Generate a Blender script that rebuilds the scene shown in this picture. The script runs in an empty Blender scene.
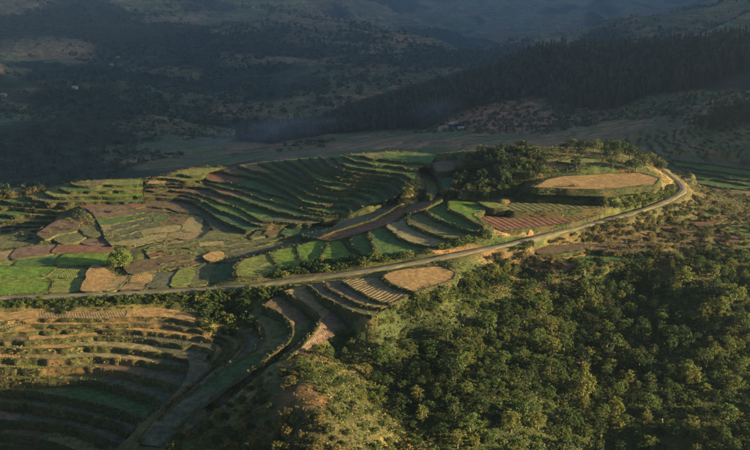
import bpy, math, random
import numpy as np
from mathutils import Vector
from mathutils.geometry import delaunay_2d_cdt

R = math.radians
random.seed(7)
rng = np.random.default_rng(11)
scene = bpy.context.scene
col = scene.collection

# ------------------------------------------------------------------ camera
CAM_H, PITCH, F = 100.0, 15.8, 900.0
cam_d = bpy.data.cameras.new("camera")
cam = bpy.data.objects.new("camera", cam_d)
col.objects.link(cam)
cam.location = (0, 0, CAM_H)
cam.rotation_euler = (R(90 - PITCH), 0, 0)
cam_d.sensor_width = 36
cam_d.lens = 36 * F / 750
cam_d.clip_start = 1
cam_d.clip_end = 20000
scene.camera = cam

# ------------------------------------------------------------------ light
SUN_EL, SUN_BACK = 10.1, 13.0          # degrees above the horizon, degrees behind the camera's right
world = bpy.data.worlds.new("World")
scene.world = world
world.use_nodes = True
wn = world.node_tree
wn.nodes.clear()
sky = wn.nodes.new("ShaderNodeTexSky")
sky.sky_type = 'NISHITA'
sky.sun_disc = False
sky.sun_elevation = R(SUN_EL)
sky.sun_rotation = R(90 + SUN_BACK)
sky.altitude = 2200
sky.air_density = 0.75
sky.dust_density = 0.4
bg = wn.nodes.new("ShaderNodeBackground")
bg.inputs[1].default_value = 0.05
wo = wn.nodes.new("ShaderNodeOutputWorld")
wn.links.new(sky.outputs[0], bg.inputs[0])
wn.links.new(bg.outputs[0], wo.inputs[0])

sun_d = bpy.data.lights.new("sun", 'SUN')
sun_d.energy = 5.0
sun_d.angle = R(0.5)
sun_d.color = (1.0, 0.76, 0.44)
sun = bpy.data.objects.new("sun", sun_d)
col.objects.link(sun)
sdir = Vector((math.cos(R(SUN_EL)) * math.cos(R(SUN_BACK)), -math.cos(R(SUN_EL)) * math.sin(R(SUN_BACK)), math.sin(R(SUN_EL))))
sun.rotation_euler = sdir.to_track_quat('Z', 'Y').to_euler()
sun.location = (300, -50, 300)

scene.view_settings.view_transform = 'Standard'
scene.view_settings.look = 'None'
scene.view_settings.exposure = 2.35
scene.view_settings.gamma = 1
scene.cycles.use_denoising = True
scene.cycles.max_bounces = 5
scene.cycles.volume_bounces = 0
scene.cycles.transparent_max_bounces = 8
scene.cycles.sample_clamp_indirect = 3

# ------------------------------------------------------------------ helpers
ST, CT = math.sin(R(PITCH)), math.cos(R(PITCH))


def ray(px, py):
    u = (np.asarray(px, float) - 375) / F
    v = (np.asarray(py, float) - 225) / F
    return u, CT - v * ST, -ST - v * CT


def at_z(px, py, z):
    dx, dy, dz = ray(px, py)
    t = (np.asarray(z, float) - CAM_H) / dz
    return dx * t, dy * t


def at_d(px, py, d):
    dx, dy, dz = ray(px, py)
    t = d / np.hypot(dx, dy)
    return dx * t, dy * t, CAM_H + dz * t


def project(x, y, z):
    h = z - CAM_H
    depth = y * CT - h * ST
    down = -(y * ST + h * CT)
    return 375 + F * x / depth, 225 + F * down / depth


def lattice(ix, iy, seed):
    n = (ix.astype(np.int64) * 374761393 + iy.astype(np.int64) * 668265263 + seed * 974711) & 0x7fffffff
    n = ((n ^ (n >> 13)) * 1274126177) & 0x7fffffff
    n = (n ^ (n >> 16)) & 0xffff
    return n / 65535.0


def vnoise(x, y, seed=0):
    x = np.asarray(x, float); y = np.asarray(y, float)
    ix = np.floor(x); iy = np.floor(y)
    fx = x - ix; fy = y - iy
    fx = fx * fx * (3 - 2 * fx); fy = fy * fy * (3 - 2 * fy)
    a = lattice(ix, iy, seed); b = lattice(ix + 1, iy, seed)
    c = lattice(ix, iy + 1, seed); d = lattice(ix + 1, iy + 1, seed)
    return (a + (b - a) * fx) * (1 - fy) + (c + (d - c) * fx) * fy


def fbm(x, y, scale, octv=4, seed=0):
    s = 0; a = 0.5; t = 0
    x = np.asarray(x, float) / scale; y = np.asarray(y, float) / scale
    for k in range(octv):
        s = s + a * vnoise(x, y, seed + 17 * k); t += a
        a *= 0.5; x = x * 2.03 + 7.1; y = y * 2.03 - 3.3
    return s / t            # 0..1


def sstep(a, b, x):
    t = np.clip((np.asarray(x, float) - a) / (b - a), 0, 1)
    return t * t * (3 - 2 * t)


def inside(poly, x, y):
    x = np.asarray(x, float); y = np.asarray(y, float)
    r = np.zeros(x.shape, bool)
    n = len(poly)
    for i in range(n):
        x0, y0 = poly[i]; x1, y1 = poly[(i + 1) % n]
        if y0 == y1:
            continue
        c = ((y0 > y) != (y1 > y)) & (x < (x1 - x0) * (y - y0) / (y1 - y0) + x0)
        r ^= c
    return r


def fast_mesh(name, v, f, smooth=False):
    """v Nx3, f Mx3 or Mx4 (numpy)"""
    v = np.asarray(v, np.float32); f = np.asarray(f, np.int32)
    me = bpy.data.meshes.new(name)
    k = f.shape[1]
    me.vertices.add(len(v)); me.vertices.foreach_set("co", v.ravel())
    me.loops.add(f.size); me.loops.foreach_set("vertex_index", f.ravel())
    me.polygons.add(len(f))
    me.polygons.foreach_set("loop_start", np.arange(0, f.size, k, dtype=np.int32))
    if smooth:
        me.polygons.foreach_set("use_smooth", np.ones(len(f), bool))
    me.update(calc_edges=True)
    return me


def link(name, me, mat=None, parent=None, label=None, cat=None, group=None, kind=None, loc=None):
    o = bpy.data.objects.new(name, me)
    col.objects.link(o)
    if mat is not None and not me.materials:
        me.materials.append(mat)
    if parent is not None:
        o.parent = parent
    if loc is not None:
        o.location = loc
    if label: o["label"] = label
    if cat: o["category"] = cat
    if group: o["group"] = group
    if kind: o["kind"] = kind
    return o


def catmull(pts, n):
    p = np.array(pts, float)
    if len(p) == 2:
        t = np.linspace(0, 1, n)[:, None]
        return p[0] * (1 - t) + p[1] * t
    q = np.vstack([2 * p[0] - p[1], p, 2 * p[-1] - p[-2]])
    out = []
    for i in range(1, len(q) - 2):
        a, b, c, d = q[i - 1], q[i], q[i + 1], q[i + 2]
        for t in np.linspace(0, 1, 12, endpoint=False):
            out.append(0.5 * (2 * b + (c - a) * t + (2 * a - 5 * b + 4 * c - d) * t * t + (3 * b - a - 3 * c + d) * t ** 3))
    out.append(q[-2])
    out = np.array(out)
    s = np.r_[0, np.cumsum(np.hypot(*(np.diff(out[:, :2], axis=0)).T))]
    g = np.linspace(0, s[-1], n)
    return np.stack([np.interp(g, s, out[:, k]) for k in range(out.shape[1])], 1)


def chaikin(p, it=2):
    p = np.array(p, float)
    for _ in range(it):
        q = np.roll(p, -1, 0)
        p = np.stack([0.75 * p + 0.25 * q, 0.25 * p + 0.75 * q], 1).reshape(-1, 2)
    return p

# ------------------------------------------------------------------ node materials


class NT:
    def __init__(self, name):
        self.m = bpy.data.materials.new(name)
        self.m.use_nodes = True
        self.t = self.m.node_tree
        self.t.nodes.clear()
        self.out = self.n("ShaderNodeOutputMaterial")

    def n(self, kind, **kw):
        nd = self.t.nodes.new(kind)
        for k, v in kw.items():
            if k[0] == "i" and k[1:].isdigit():
                nd.inputs[int(k[1:])].default_value = v
            else:
                setattr(nd, k, v)
        return nd

    def l(self, a, b):
        self.t.links.new(a, b)

    def noise(self, vec, scale, detail=4, rough=0.55):
        nd = self.n("ShaderNodeTexNoise")
        nd.inputs["Scale"].default_value = scale
        nd.inputs["Detail"].default_value = detail
        nd.inputs["Roughness"].default_value = rough
        if vec is not None: self.l(vec, nd.inputs["Vector"])
        return nd.outputs[0]

    def ramp(self, fac, stops):
        nd = self.n("ShaderNodeValToRGB")
        el = nd.color_ramp.elements
        while len(el) < len(stops): el.new(0.5)
        for e, (p, c) in zip(el, stops):
            e.position = p; e.color = (c[0], c[1], c[2], 1)
        self.l(fac, nd.inputs[0])
        return nd.outputs[0]

    def mix(self, fac, a, b, mode='MIX'):
        nd = self.n("ShaderNodeMix", data_type='RGBA', blend_type=mode)
        for s, v in ((nd.inputs[0], fac), (nd.inputs[6], a), (nd.inputs[7], b)):
            if isinstance(v, (int, float)): s.default_value = v
            elif isinstance(v, tuple): s.default_value = (v[0], v[1], v[2], 1)
            else: self.l(v, s)
        return nd.outputs[2]

    def math(self, op, a, b=0.0):
        nd = self.n("ShaderNodeMath", operation=op)
        for s, v in ((nd.inputs[0], a), (nd.inputs[1], b)):
            if isinstance(v, (int, float)): s.default_value = v
            else: self.l(v, s)
        return nd.outputs[0]

    def coords(self):
        return self.n("ShaderNodeNewGeometry").outputs["Position"]

    def objco(self):
        return self.n("ShaderNodeTexCoord").outputs["Object"]

    def diffuse(self, colr, bump=None, strength=0.5, dist=0.2, rough=0.9, spec=0.15):
        b = self.n("ShaderNodeBsdfPrincipled")
        if isinstance(colr, tuple): b.inputs["Base Color"].default_value = (*colr, 1)
        else: self.l(colr, b.inputs["Base Color"])
        b.inputs["Roughness"].default_value = rough
        b.inputs["Specular IOR Level"].default_value = spec
        if bump is not None:
            bn = self.n("ShaderNodeBump")
            bn.inputs["Strength"].default_value = strength
            bn.inputs["Distance"].default_value = dist
            self.l(bump, bn.inputs["Height"])
            self.l(bn.outputs[0], b.inputs["Normal"])
        self.l(b.outputs[0], self.out.inputs[0])
        return self.m


def sc(c, k):
    return tuple(min(1, x * k) for x in c)


FIELD_COL = {
    'rice': (.10, .19, .018), 'green': (.07, .14, .028), 'dkgreen': (.055, .105, .034), 'teal': (.042, .098, .046),
    'ygreen': (.15, .19, .035), 'olive': (.115, .125, .042), 'tan': (.27, .19, .085), 'gold': (.40, .25, .09),
    'straw': (.30, .24, .11), 'red': (.21, .105, .055), 'pink': (.18, .115, .07), 'brown': (.155, .10, .055), 'dull': (.095, .105, .06),
}
FIELD_OTHER = {
    'rice': (.16, .20, .03), 'green': (.11, .14, .04), 'dkgreen': (.075, .115, .04), 'teal': (.06, .11, .045),
    'ygreen': (.22, .20, .06), 'olive': (.17, .145, .06), 'tan': (.20, .16, .07), 'gold': (.30, .19, .075),
    'straw': (.20, .19, .075), 'red': (.16, .085, .045), 'pink': (.15, .11, .065), 'brown': (.12, .10, .045), 'dull': (.13, .115, .06),
}


def field_material(key, furrow=None):
    t = NT("field_" + key + ("_furrowed" if furrow else ""))
    p = t.coords()
    a, b = FIELD_COL[key], FIELD_OTHER[key]
    big = t.noise(p, 0.09, 5, 0.6)
    mid = t.noise(p, 0.55, 5, 0.65)
    fine = t.noise(p, 1.9, 5, 0.75)
    c = t.ramp(big, [(0.36, a), (0.64, b)])
    c = t.mix(t.ramp(mid, [(0.38, (0, 0, 0)), (0.62, (1, 1, 1))]), c, sc(a, 0.5))
    c = t.mix(0.75, c, t.ramp(fine, [(0.3, (.4, .4, .4)), (0.7, (1.6, 1.6, 1.6))]), 'MULTIPLY')
    # dry or bare spots
    wear = t.noise(p, 0.23, 6, 0.7)
    c = t.mix(t.ramp(wear, [(0.60, (0, 0, 0)), (0.72, (.65, .65, .65))]), c, (.20, .15, .07))
    h = t.math('ADD', t.math('MULTIPLY', fine, 0.6), mid)
    if furrow:
        mp = t.n("ShaderNodeMapping")
        mp.inputs["Rotation"].default_value = (0, 0, R(furrow[0]))
        t.l(p, mp.inputs[0])
        w = t.n("ShaderNodeTexWave", wave_type='BANDS', bands_direction='X')
        w.inputs["Scale"].default_value = furrow[1]
        w.inputs["Distortion"].default_value = 4.5
        w.inputs["Detail"].default_value = 2
        w.inputs["Detail Scale"].default_value = 0.35
        t.l(mp.outputs[0], w.inputs[0])
        c = t.mix(t.ramp(w.outputs[1], [(0.0, (furrow[2],) * 3), (0.4, (0, 0, 0))]), c, sc(a, 0.5))
        h = t.math('ADD', h, t.math('MULTIPLY', w.outputs[1], 1.6 * furrow[2]))
    return t.diffuse(c, h, 0.9, 0.28)


MATS = {}


def fmat(key):
    if key not in MATS:
        if '/' in key:
            base, ang, s, *amp = key.split('/')
            MATS[key] = field_material(base, (float(ang), float(s), float(amp[0]) if amp else .42))
        else:
            MATS[key] = field_material(key)
    return MATS[key]


def bank_material():
    t = NT("bank_grass")
    p = t.coords()
    n1 = t.noise(p, 0.12, 4); n2 = t.noise(p, 0.9, 6, 0.7); n3 = t.noise(p, 4, 3, 0.7)
    c = t.ramp(n2, [(0.3, (.016, .026, .008)), (0.5, (.04, .052, .015)), (0.7, (.105, .092, .032))])
    c = t.mix(t.ramp(n1, [(0.46, (0, 0, 0)), (0.7, (.7, .7, .7))]), c, (.12, .075, .03))
    c = t.mix(0.7, c, t.ramp(n3, [(0.25, (.5, .5, .5)), (0.75, (1.4, 1.4, 1.4))]), 'MULTIPLY')
    return t.diffuse(c, t.math('ADD', n2, n3), 1.0, 0.5)


def ground_material(name, s1, s2, bumpd, step=None):
    """base colour comes from the ground-cover map stored on the mesh; noise gives grain, step draws far terrace edges"""
    t = NT(name)
    p = t.coords()
    at = t.n("ShaderNodeAttribute", attribute_name="cover")
    n1 = t.noise(p, s1, 6, 0.7); n2 = t.noise(p, s2, 5, 0.7)
    c = t.mix(0.9, at.outputs[0], t.ramp(n1, [(0.3, (.4, .45, .4)), (0.7, (1.6, 1.5, 1.35))]), 'MULTIPLY')
    c = t.mix(0.85, c, t.ramp(n2, [(0.3, (.4, .42, .42)), (0.7, (1.6, 1.55, 1.5))]), 'MULTIPLY')
    h = t.math('ADD', n1, n2)
    if step:
        xyz = t.n("ShaderNodeSeparateXYZ"); t.l(p, xyz.inputs[0])
        w = t.noise(p, s1 * .7, 3, .5)
        zz = t.math('ADD', t.math('DIVIDE', xyz.outputs[2], step), t.math('MULTIPLY', w, 2.5))
        fr = t.math('FRACT', zz)
        cell = t.n("ShaderNodeTexWhiteNoise", noise_dimensions='1D')
        t.l(t.math('FLOOR', zz), cell.inputs["W"])
        where = t.ramp(t.noise(p, s1 * .25, 4, .6), [(.40, (0, 0, 0)), (.52, (1, 1, 1))])
        line = t.ramp(fr, [(0.0, (.5, .53, .53)), (.14, (.55, .58, .56)), (.30, (1, 1, 1)), (1, (1.1, 1.1, 1.1))])
        c = t.mix(where, c, t.mix(1.0, c, line, 'MULTIPLY'))
        c = t.mix(t.math('MULTIPLY', where, .5), c, t.mix(1.0, c, t.ramp(cell.outputs[0], [(0, (.5, .6, .5)), (1, (1.7, 1.45, 1.3))]), 'MULTIPLY'))
    return t.diffuse(c, h, 0.9, bumpd)


def leaf_material(name, stops, nscale=0.9, trans=0.25, mass_=False):
    t = NT(name)
    info = t.n("ShaderNodeObjectInfo")
    p = t.coords()
    nz = t.noise(p, nscale, 3, 0.6)
    if mass_:       # one big object: tone changes from plant to plant and from patch to patch
        vo = t.n("ShaderNodeTexVoronoi"); vo.inputs["Scale"].default_value = nscale
        t.l(p, vo.inputs["Vector"])
        sp_ = t.n("ShaderNodeSeparateColor"); t.l(vo.outputs["Color"], sp_.inputs[0])
        f = t.math('ADD', t.math('MULTIPLY', sp_.outputs[0], 0.6), t.math('MULTIPLY', t.noise(p, nscale * .15, 3, .6), 0.5))
    else:
        f = t.math('ADD', t.math('MULTIPLY', info.outputs["Random"], 0.75), t.math('MULTIPLY', nz, 0.4))
    c = t.ramp(f, stops)
    d = t.n("ShaderNodeBsdfPrincipled")
    t.l(c, d.inputs["Base Color"])
    d.inputs["Roughness"].default_value = 0.62
    d.inputs["Specular IOR Level"].default_value = 0.25
    tr = t.n("ShaderNodeBsdfTranslucent")
    t.l(t.mix(1.0, c, (1.3, 1.35, .5), 'MULTIPLY'), tr.inputs[0])
    ms = t.n("ShaderNodeMixShader")
    ms.inputs[0].default_value = trans
    t.l(d.outputs[0], ms.inputs[1]); t.l(tr.outputs[0], ms.inputs[2])
    t.l(ms.outputs[0], t.out.inputs[0])
    return t.m


def plain(name, c, scale=3.0, var=0.35, bumpd=0.03):
    t = NT(name)
    n = t.noise(t.objco(), scale, 5, 0.65)
    return t.diffuse(t.mix(1.0, c, t.ramp(n, [(0.25, (1 - var,) * 3), (0.75, (1 + var,) * 3)]), 'MULTIPLY'), n, 0.6, bumpd)


M_BANK = bank_material()
def dry_bank_material():
    t = NT("bank_dry_grass")
    p = t.coords()
    n1 = t.noise(p, 0.10, 4); n2 = t.noise(p, 0.8, 6, 0.7); n3 = t.noise(p, 3, 3, 0.7)
    c = t.ramp(n2, [(0.32, (.025, .036, .010)), (0.5, (.06, .062, .018)), (0.7, (.15, .12, .04))])
    c = t.mix(t.ramp(n1, [(0.5, (0, 0, 0)), (0.68, (.8, .8, .8))]), c, (.17, .10, .04))
    c = t.mix(0.7, c, t.ramp(n3, [(0.25, (.5, .5, .5)), (0.75, (1.4, 1.4, 1.4))]), 'MULTIPLY')
    return t.diffuse(c, t.math('ADD', n2, n3), 1.0, 0.5)


def bund_material():
    t = NT("field_edge")
    p = t.coords()
    n2 = t.noise(p, 0.7, 6, 0.7); n3 = t.noise(p, 3, 3, 0.7)
    c = t.ramp(n2, [(0.32, (.03, .038, .012)), (0.5, (.065, .07, .024)), (0.7, (.13, .115, .045))])
    c = t.mix(0.7, c, t.ramp(n3, [(0.25, (.6, .6, .6)), (0.75, (1.4, 1.4, 1.4))]), 'MULTIPLY')
    return t.diffuse(c, n3, 1.0, 0.3)


M_BANKDRY = dry_bank_material()
M_BUND = bund_material()
M_GROUND = ground_material("ground_cover", 0.35, 2.2, 0.35)
M_MID = ground_material("valley_cover", 0.06, 0.35, 2.0, 2.2)
M_FAR = ground_material("far_cover", 0.02, 0.12, 5.0, 5.0)
M_BARK = plain("bark", (.12, .085, .055), 4)
G0, G1, G2, G3 = (.014, .028, .008), (.038, .066, .013), (.070, .102, .020), (.125, .128, .026)
M_LEAF = leaf_material("leaves_broadleaf", [(0.18, G0), (0.42, G1), (0.66, G2), (0.9, G3)], 0.5)
M_SHRUB = leaf_material("leaves_shrub", [(0.15, (.018, .026, .008)), (0.4, (.045, .055, .013)), (0.62, (.085, .085, .020)), (0.9, (.15, .11, .033))], 0.6)
M_DARK = leaf_material("leaves_dark", [(0.2, (.012, .024, .010)), (0.5, (.026, .045, .014)), (0.75, (.055, .08, .02)), (0.95, (.11, .11, .03))], 0.4)
M_BRIGHT = leaf_material("leaves_bright", [(0.2, (.07, .10, .02)), (0.5, (.12, .15, .028)), (0.8, (.19, .19, .04))], 0.8, 0.3)
M_PINE = leaf_material("needles", [(0.15, (.010, .021, .012)), (0.42, (.022, .038, .018)), (0.62, (.048, .062, .024)), (0.9, (.10, .09, .035))], 0.10, 0.1)
M_TUFT = leaf_material("bank_weeds", [(0.2, (.022, .032, .010)), (0.42, (.06, .07, .02)), (0.6, (.10, .098, .03)), (0.8, (.155, .12, .045))], 0.8, 0.2, True)
M_DRYTUFT = leaf_material("dry_grass", [(0.2, (.035, .045, .012)), (0.4, (.085, .088, .024)), (0.6, (.16, .135, .042)), (0.8, (.20, .14, .05))], 0.8, 0.2, True)
M_FAREST = leaf_material("far_foliage", [(0.2, (.012, .024, .013)), (0.5, (.026, .042, .018)), (0.8, (.065, .068, .028))], 0.12, 0.1, True)
M_PINES = leaf_material("needles_mass", [(0.15, (.010, .021, .012)), (0.45, (.024, .040, .018)), (0.65, (.05, .062, .024)), (0.9, (.11, .10, .038))], 0.18, 0.1, True)
M_UNDER = leaf_material("undergrowth_leaves", [(0.18, G0), (0.42, G1), (0.66, G2), (0.9, G3)], 0.5, .25, True)

# ------------------------------------------------------------------ traced terraces
# a series is a list of field edges from the lowest terrace to the highest: (edge pixels, height or heights, [(field kind, end fraction)])
S = []
S.append([  # the big bowl under the crest
    ([(146, 205), (165, 209), (180, 213), (197, 215), (206, 222), (213, 230)], 2.2, [('brown', .5), ('dull', 1)]),
    ([(144, 198), (187, 200), (200, 206), (208, 211), (222, 221), (236, 228), (246, 231)], 3.4, [('pink', .45), ('teal', 1)]),
    ([(144, 195), (170, 195), (190, 197), (203, 201.5), (216, 209), (232, 215), (248, 222), (262, 226.5), (284, 226)], 4.0, [('brown', .4), ('green', .7), ('dull', 1)]),
    ([(144, 191.5), (170, 191), (191, 193), (205, 197), (218, 202), (237, 208), (250, 215), (264, 221), (290, 223), (310, 225)], 4.6, [('pink', .3), ('brown', .45), ('green', .72), ('dull', 1)]),
    ([(144, 186), (170, 185.5), (196, 186.5), (210, 189), (222, 194), (240, 199), (262, 207), (277, 212), (300, 216.5), (320, 219.5), (337, 219)], 5.8, [('brown', .25), ('pink', .4), ('dkgreen', .75), ('teal', 1)]),
    ([(206, 184.5), (222, 188), (245, 193.5), (268, 200.5), (285, 205.5), (305, 212), (322, 215.5), (338, 216)], 6.4, [('dkgreen', .5), ('green', 1)]),
    ([(203, 175), (207, 180), (218, 182.5), (232, 184), (253, 190), (275, 195), (290, 200), (305, 208), (324, 212), (341, 213)], 7.0, [('red', .22), ('dkgreen', .6), ('green', 1)]),
    ([(222, 172), (246, 176), (263, 180), (280, 188), (296, 197), (305, 203), (326, 205.5), (344, 206.5), (351, 213)], 8.2, [('brown', .15), ('green', .6), ('dkgreen', 1)]),
    ([(238, 166), (252, 171), (263, 173), (276, 180), (290, 186), (301, 191), (313, 195.5), (331, 199), (352, 201), (362, 208)], 9.4, [('tan', .2), ('dkgreen', .7), ('green', 1)]),
    ([(258, 163), (274, 170), (287, 176), (300, 182.5), (317, 189.5), (340, 194), (357, 194.5), (368, 198), (373, 204)], 10.6, [('dkgreen', .5), ('green', 1)]),
    ([(272, 161.5), (285, 168), (300, 176.5), (313, 182), (329, 188.5), (356, 189.5), (370, 191.5), (380, 195), (385, 201)], 11.7, [('teal', .5), ('dkgreen', 1)]),
    ([(285, 160), (300, 168), (312, 177.5), (327, 182), (345, 184.5), (360, 185), (376, 187), (387, 191), (394, 198)], 12.8, [('green', .5), ('dkgreen', 1)]),
    ([(298, 158.5), (313, 168.5), (331, 176), (345, 179.5), (370, 182), (388, 186), (399, 194)], 13.9, [('dkgreen', .6), ('dull', 1)]),
    ([(309, 158), (320, 167.5), (337, 173.5), (353, 177), (375, 178.5), (392, 182), (404, 190)], 15.0, [('dkgreen', .5), ('teal', 1)]),
    ([(319, 157.5), (331, 166), (344, 171), (364, 174), (380, 175.5), (396, 178), (409, 185)], 16.1, [('dull', .3), ('dkgreen', 1)]),
    ([(331, 156.8), (344, 164.5), (360, 168.5), (382, 172), (400, 174), (414, 180)], 17.1, [('dkgreen', .5), ('green', 1)]),
    ([(342, 156.2), (356, 161.5), (375, 165.5), (400, 167.2), (418, 170)], 18.1, [('green', .7), ('dkgreen', 1)]),
    ([(360, 155.5), (375, 159.3), (400, 161.8), (414, 163.2), (431, 163.5)], 19.0, [('olive', .35), ('green', 1)]),
    ([(352, 154), (375, 153.5), (400, 153), (420, 153), (437, 155)], 19.6, None),
])
S.append([  # green terraces falling off the west end of the crest
    ([(-30, 232), (0, 228), (27, 227), (50, 228)], -2.6, [('dull', 1)]),
    ([(-30, 225), (0, 222), (27, 222), (52, 222)], -1.6, [('green', .5), ('olive', 1)]),
    ([(-30, 217), (0, 214), (9, 216), (27, 216), (56, 217)], -.4, [('green', .6), ('olive', 1)]),
    ([(-10, 209), (0, 208), (14, 208), (29, 210), (49, 211), (70, 211)], 1.0, [('green', .4), ('olive', 1)]),
    ([(0, 201), (14, 203), (29, 205), (49, 206), (66, 207), (80, 206)], 2.4, [('green', .5), ('ygreen', 1)]),
    ([(26, 197), (40, 201), (55, 203), (70, 203), (100, 202.5), (143, 202)], 3.6, [('olive', .4), ('ygreen', .7), ('green', 1)]),
    ([(44, 192), (52, 196), (62, 198), (80, 198), (100, 197), (143, 197)], 4.7, [('ygreen', .5), ('rice', 1)]),
    ([(58, 188), (66, 191), (76, 192), (100, 191.5), (143, 191)], 5.7, [('green', .4), ('ygreen', 1)]),
    ([(70, 184.5), (78, 186.5), (100, 186), (143, 185.5)], 6.6, [('olive', .4), ('ygreen', 1)]),
    ([(74, 182.8), (100, 181), (118, 180), (143, 179.5)], 7.0, None),
])
S.append([  # lit field ends on the crest
    ([(146, 184.5), (170, 184), (190, 184.5), (203, 183)], 6.6, [('gold', .35), ('straw', .7), ('ygreen', 1)]),
    ([(153, 177.5), (166, 178.5), (180, 181), (200, 180.5)], 7.6, [('straw', .5), ('ygreen', 1)]),
    ([(168, 174.5), (185, 175), (200, 176), (205, 174)], 8.6, [('ygreen', 1)]),
    ([(176, 172.5), (195, 169.5), (215, 168), (226, 168)], 9.2, None),
])
S.append([  # brown strips falling west from the oval stubble field, and the crescent wall of the hollow
    ([(238, 332), (245, 338), (243, 350), (233, 359), (214, 371), (196, 384)], (-3.4, -7.2), [('dull', 1)]),
    ([(248, 314), (257, 323), (262, 332), (261, 343), (250, 353), (225, 368), (200, 386), (175, 404), (150, 427), (138, 444)], (-1.4, -8), [('olive', .3), ('dkgreen', .6), ('dull', 1)]),
    ([(262, 306), (270, 309), (283, 317), (291, 328), (288, 341), (267, 358), (250, 371), (230, 386), (205, 404), (180, 425), (165, 448)], (.8, -6), [('brown', .35), ('olive', .6), ('dull', 1)]),
    ([(282, 291), (300, 302), (313, 311.5), (318, 320), (313, 333), (300, 346), (285, 361)], (2.5, -2), [('tan', .5), ('pink', 1)]),
    ([(307, 286), (320, 295.5), (340, 306), (357, 313.5), (372, 317)], 3.2, [('pink', .5), ('olive', 1)]),
    ([(324, 283.5), (329, 289.5), (347, 299.5), (364, 306), (382, 309.5)], 3.8, [('pink', .5), ('tan', 1)]),
    ([(340, 281), (353, 289.5), (367, 296.5), (380, 301.5), (392, 303), (408, 297)], 4.5, [('tan/35/0.22', 1)]),
    ([(344, 279.5), (360, 278.5), (375, 278), (387, 282), (400, 289), (414, 294)], 4.8, None),
])
S.append([  # dry terraces between the gully and the hollow, just under the road
    ([(-40, 470), (0, 462), (40, 466), (80, 474)], -23.7, [('brown', 1)]),
    ([(-40, 446), (0, 447), (30, 450), (62, 460)], -21.5, [('dull', 1)]),
    ([(-40, 434), (0, 435), (24, 437), (50, 443), (85, 455)], -19.3, [('brown', .6), ('olive', 1)]),
    ([(-40, 420), (0, 421), (27, 422), (60, 425), (90, 434), (120, 448)], -17.1, [('pink', .35), ('dull', 1)]),
    ([(-40, 401), (0, 402), (20, 404), (40, 408), (72, 413), (110, 422), (136, 436)], -14.9, [('olive', .4), ('dull', 1)]),
    ([(-40, 390), (0, 390), (33, 393), (72, 399), (93, 404), (120, 411), (138, 420), (137, 427), (128, 436)], -12.8, [('olive', .5), ('dkgreen', 1)]),
    ([(-40, 377), (0, 379), (30, 380), (55, 380), (80, 380), (93, 382), (120, 388), (148, 397), (158, 404), (153, 411), (142, 421)], -10.8, [('brown', .2), ('olive', .6), ('dull', 1)]),
    ([(-40, 369), (0, 368), (40, 369), (80, 368), (110, 370), (145, 378), (165, 383), (176, 389), (172, 397), (158, 409), (145, 420)], -9, [('straw', 0.17), ('ygreen', 0.34), ('olive', 0.51), ('pink', 0.68), ('dull', 1)]),
    ([(-40, 360), (0, 359), (50, 360), (100, 358), (140, 362), (170, 365), (188, 369), (195, 375), (190, 384), (176, 395), (158, 409)], -7.4, [('gold', 0.204), ('tan', 0.34), ('straw', 0.68), ('dull', 1)]),
    ([(-40, 350), (0, 349), (50, 350), (100, 347), (140, 351), (170, 355), (192, 358), (207, 361), (211, 367), (200, 378), (183, 391), (166, 404)], -6, [('tan', 0.204), ('gold', 0.374), ('straw', 0.68), ('dull', 1)]),
    ([(-40, 343), (0, 342), (50, 341), (60, 340), (103, 337), (147, 340), (180, 345), (202, 347), (212, 351)], -4.8, [('tan', 0.17), ('pink', 0.272), ('gold', 0.544), ('brown', 0.68), ('dull', 1)]),
    ([(-40, 336), (0, 335), (27, 333), (50, 332), (64, 331), (103, 330), (147, 332.5), (180, 336), (200, 337), (212, 340)], -3.8, [('gold', .3), ('tan', .6), ('gold', 1)]),
    ([(-40, 330), (0, 329), (27, 326), (60, 326), (100, 325), (125, 324.5), (167, 326), (193, 330), (206, 332)], -2.9, [('straw', .3), ('gold', .7), ('tan', 1)]),
    ([(-40, 324), (0, 322.5), (27, 320), (56, 319), (66, 319.5), (100, 319), (124, 318), (153, 318), (175, 320), (194, 324)], -2, [('gold/60/0.2', .33), ('tan', .7), ('gold', 1)]),
    ([(-40, 315), (0, 313), (30, 311), (60, 311), (100, 312), (130, 310), (155, 308), (180, 311), (196, 317)], -1.2, None),
])
S.append([  # little arcs nested inside the crescent
    ([(213, 342), (221, 345), (222, 353), (212, 364), (196, 378)], (-5.4, -7.0), [('dull', 1)]),
    ([(215, 336.5), (227, 340), (230, 350), (221, 361), (203, 376)], (-4.4, -6.6), [('olive', .5), ('dull', 1)]),
    ([(217, 331), (235, 334), (239, 345), (230, 357), (211, 373)], (-3.8, -6.2), None),
])
S.append([  # dim fields on the valley floor beyond the bend of the road
    ([(700, 184), (720, 187), (745, 190), (790, 193)], -11, [('green', 1)]),
    ([(690, 177.5), (712, 180), (740, 184), (790, 188)], -10.2, [('green', 1)]),
    ([(684, 171.5), (705, 174), (735, 179), (790, 184)], -9.4, [('dkgreen', 1)]),
    ([(676, 166), (700, 169), (735, 174), (790, 180)], -8.6, [('green', 1)]),
    ([(672, 160), (700, 163), (735, 168), (790, 175)], -7.8, [('dull', 1)]),
    ([(670, 155), (700, 157), (735, 162), (790, 169)], -7, None),
])
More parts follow.
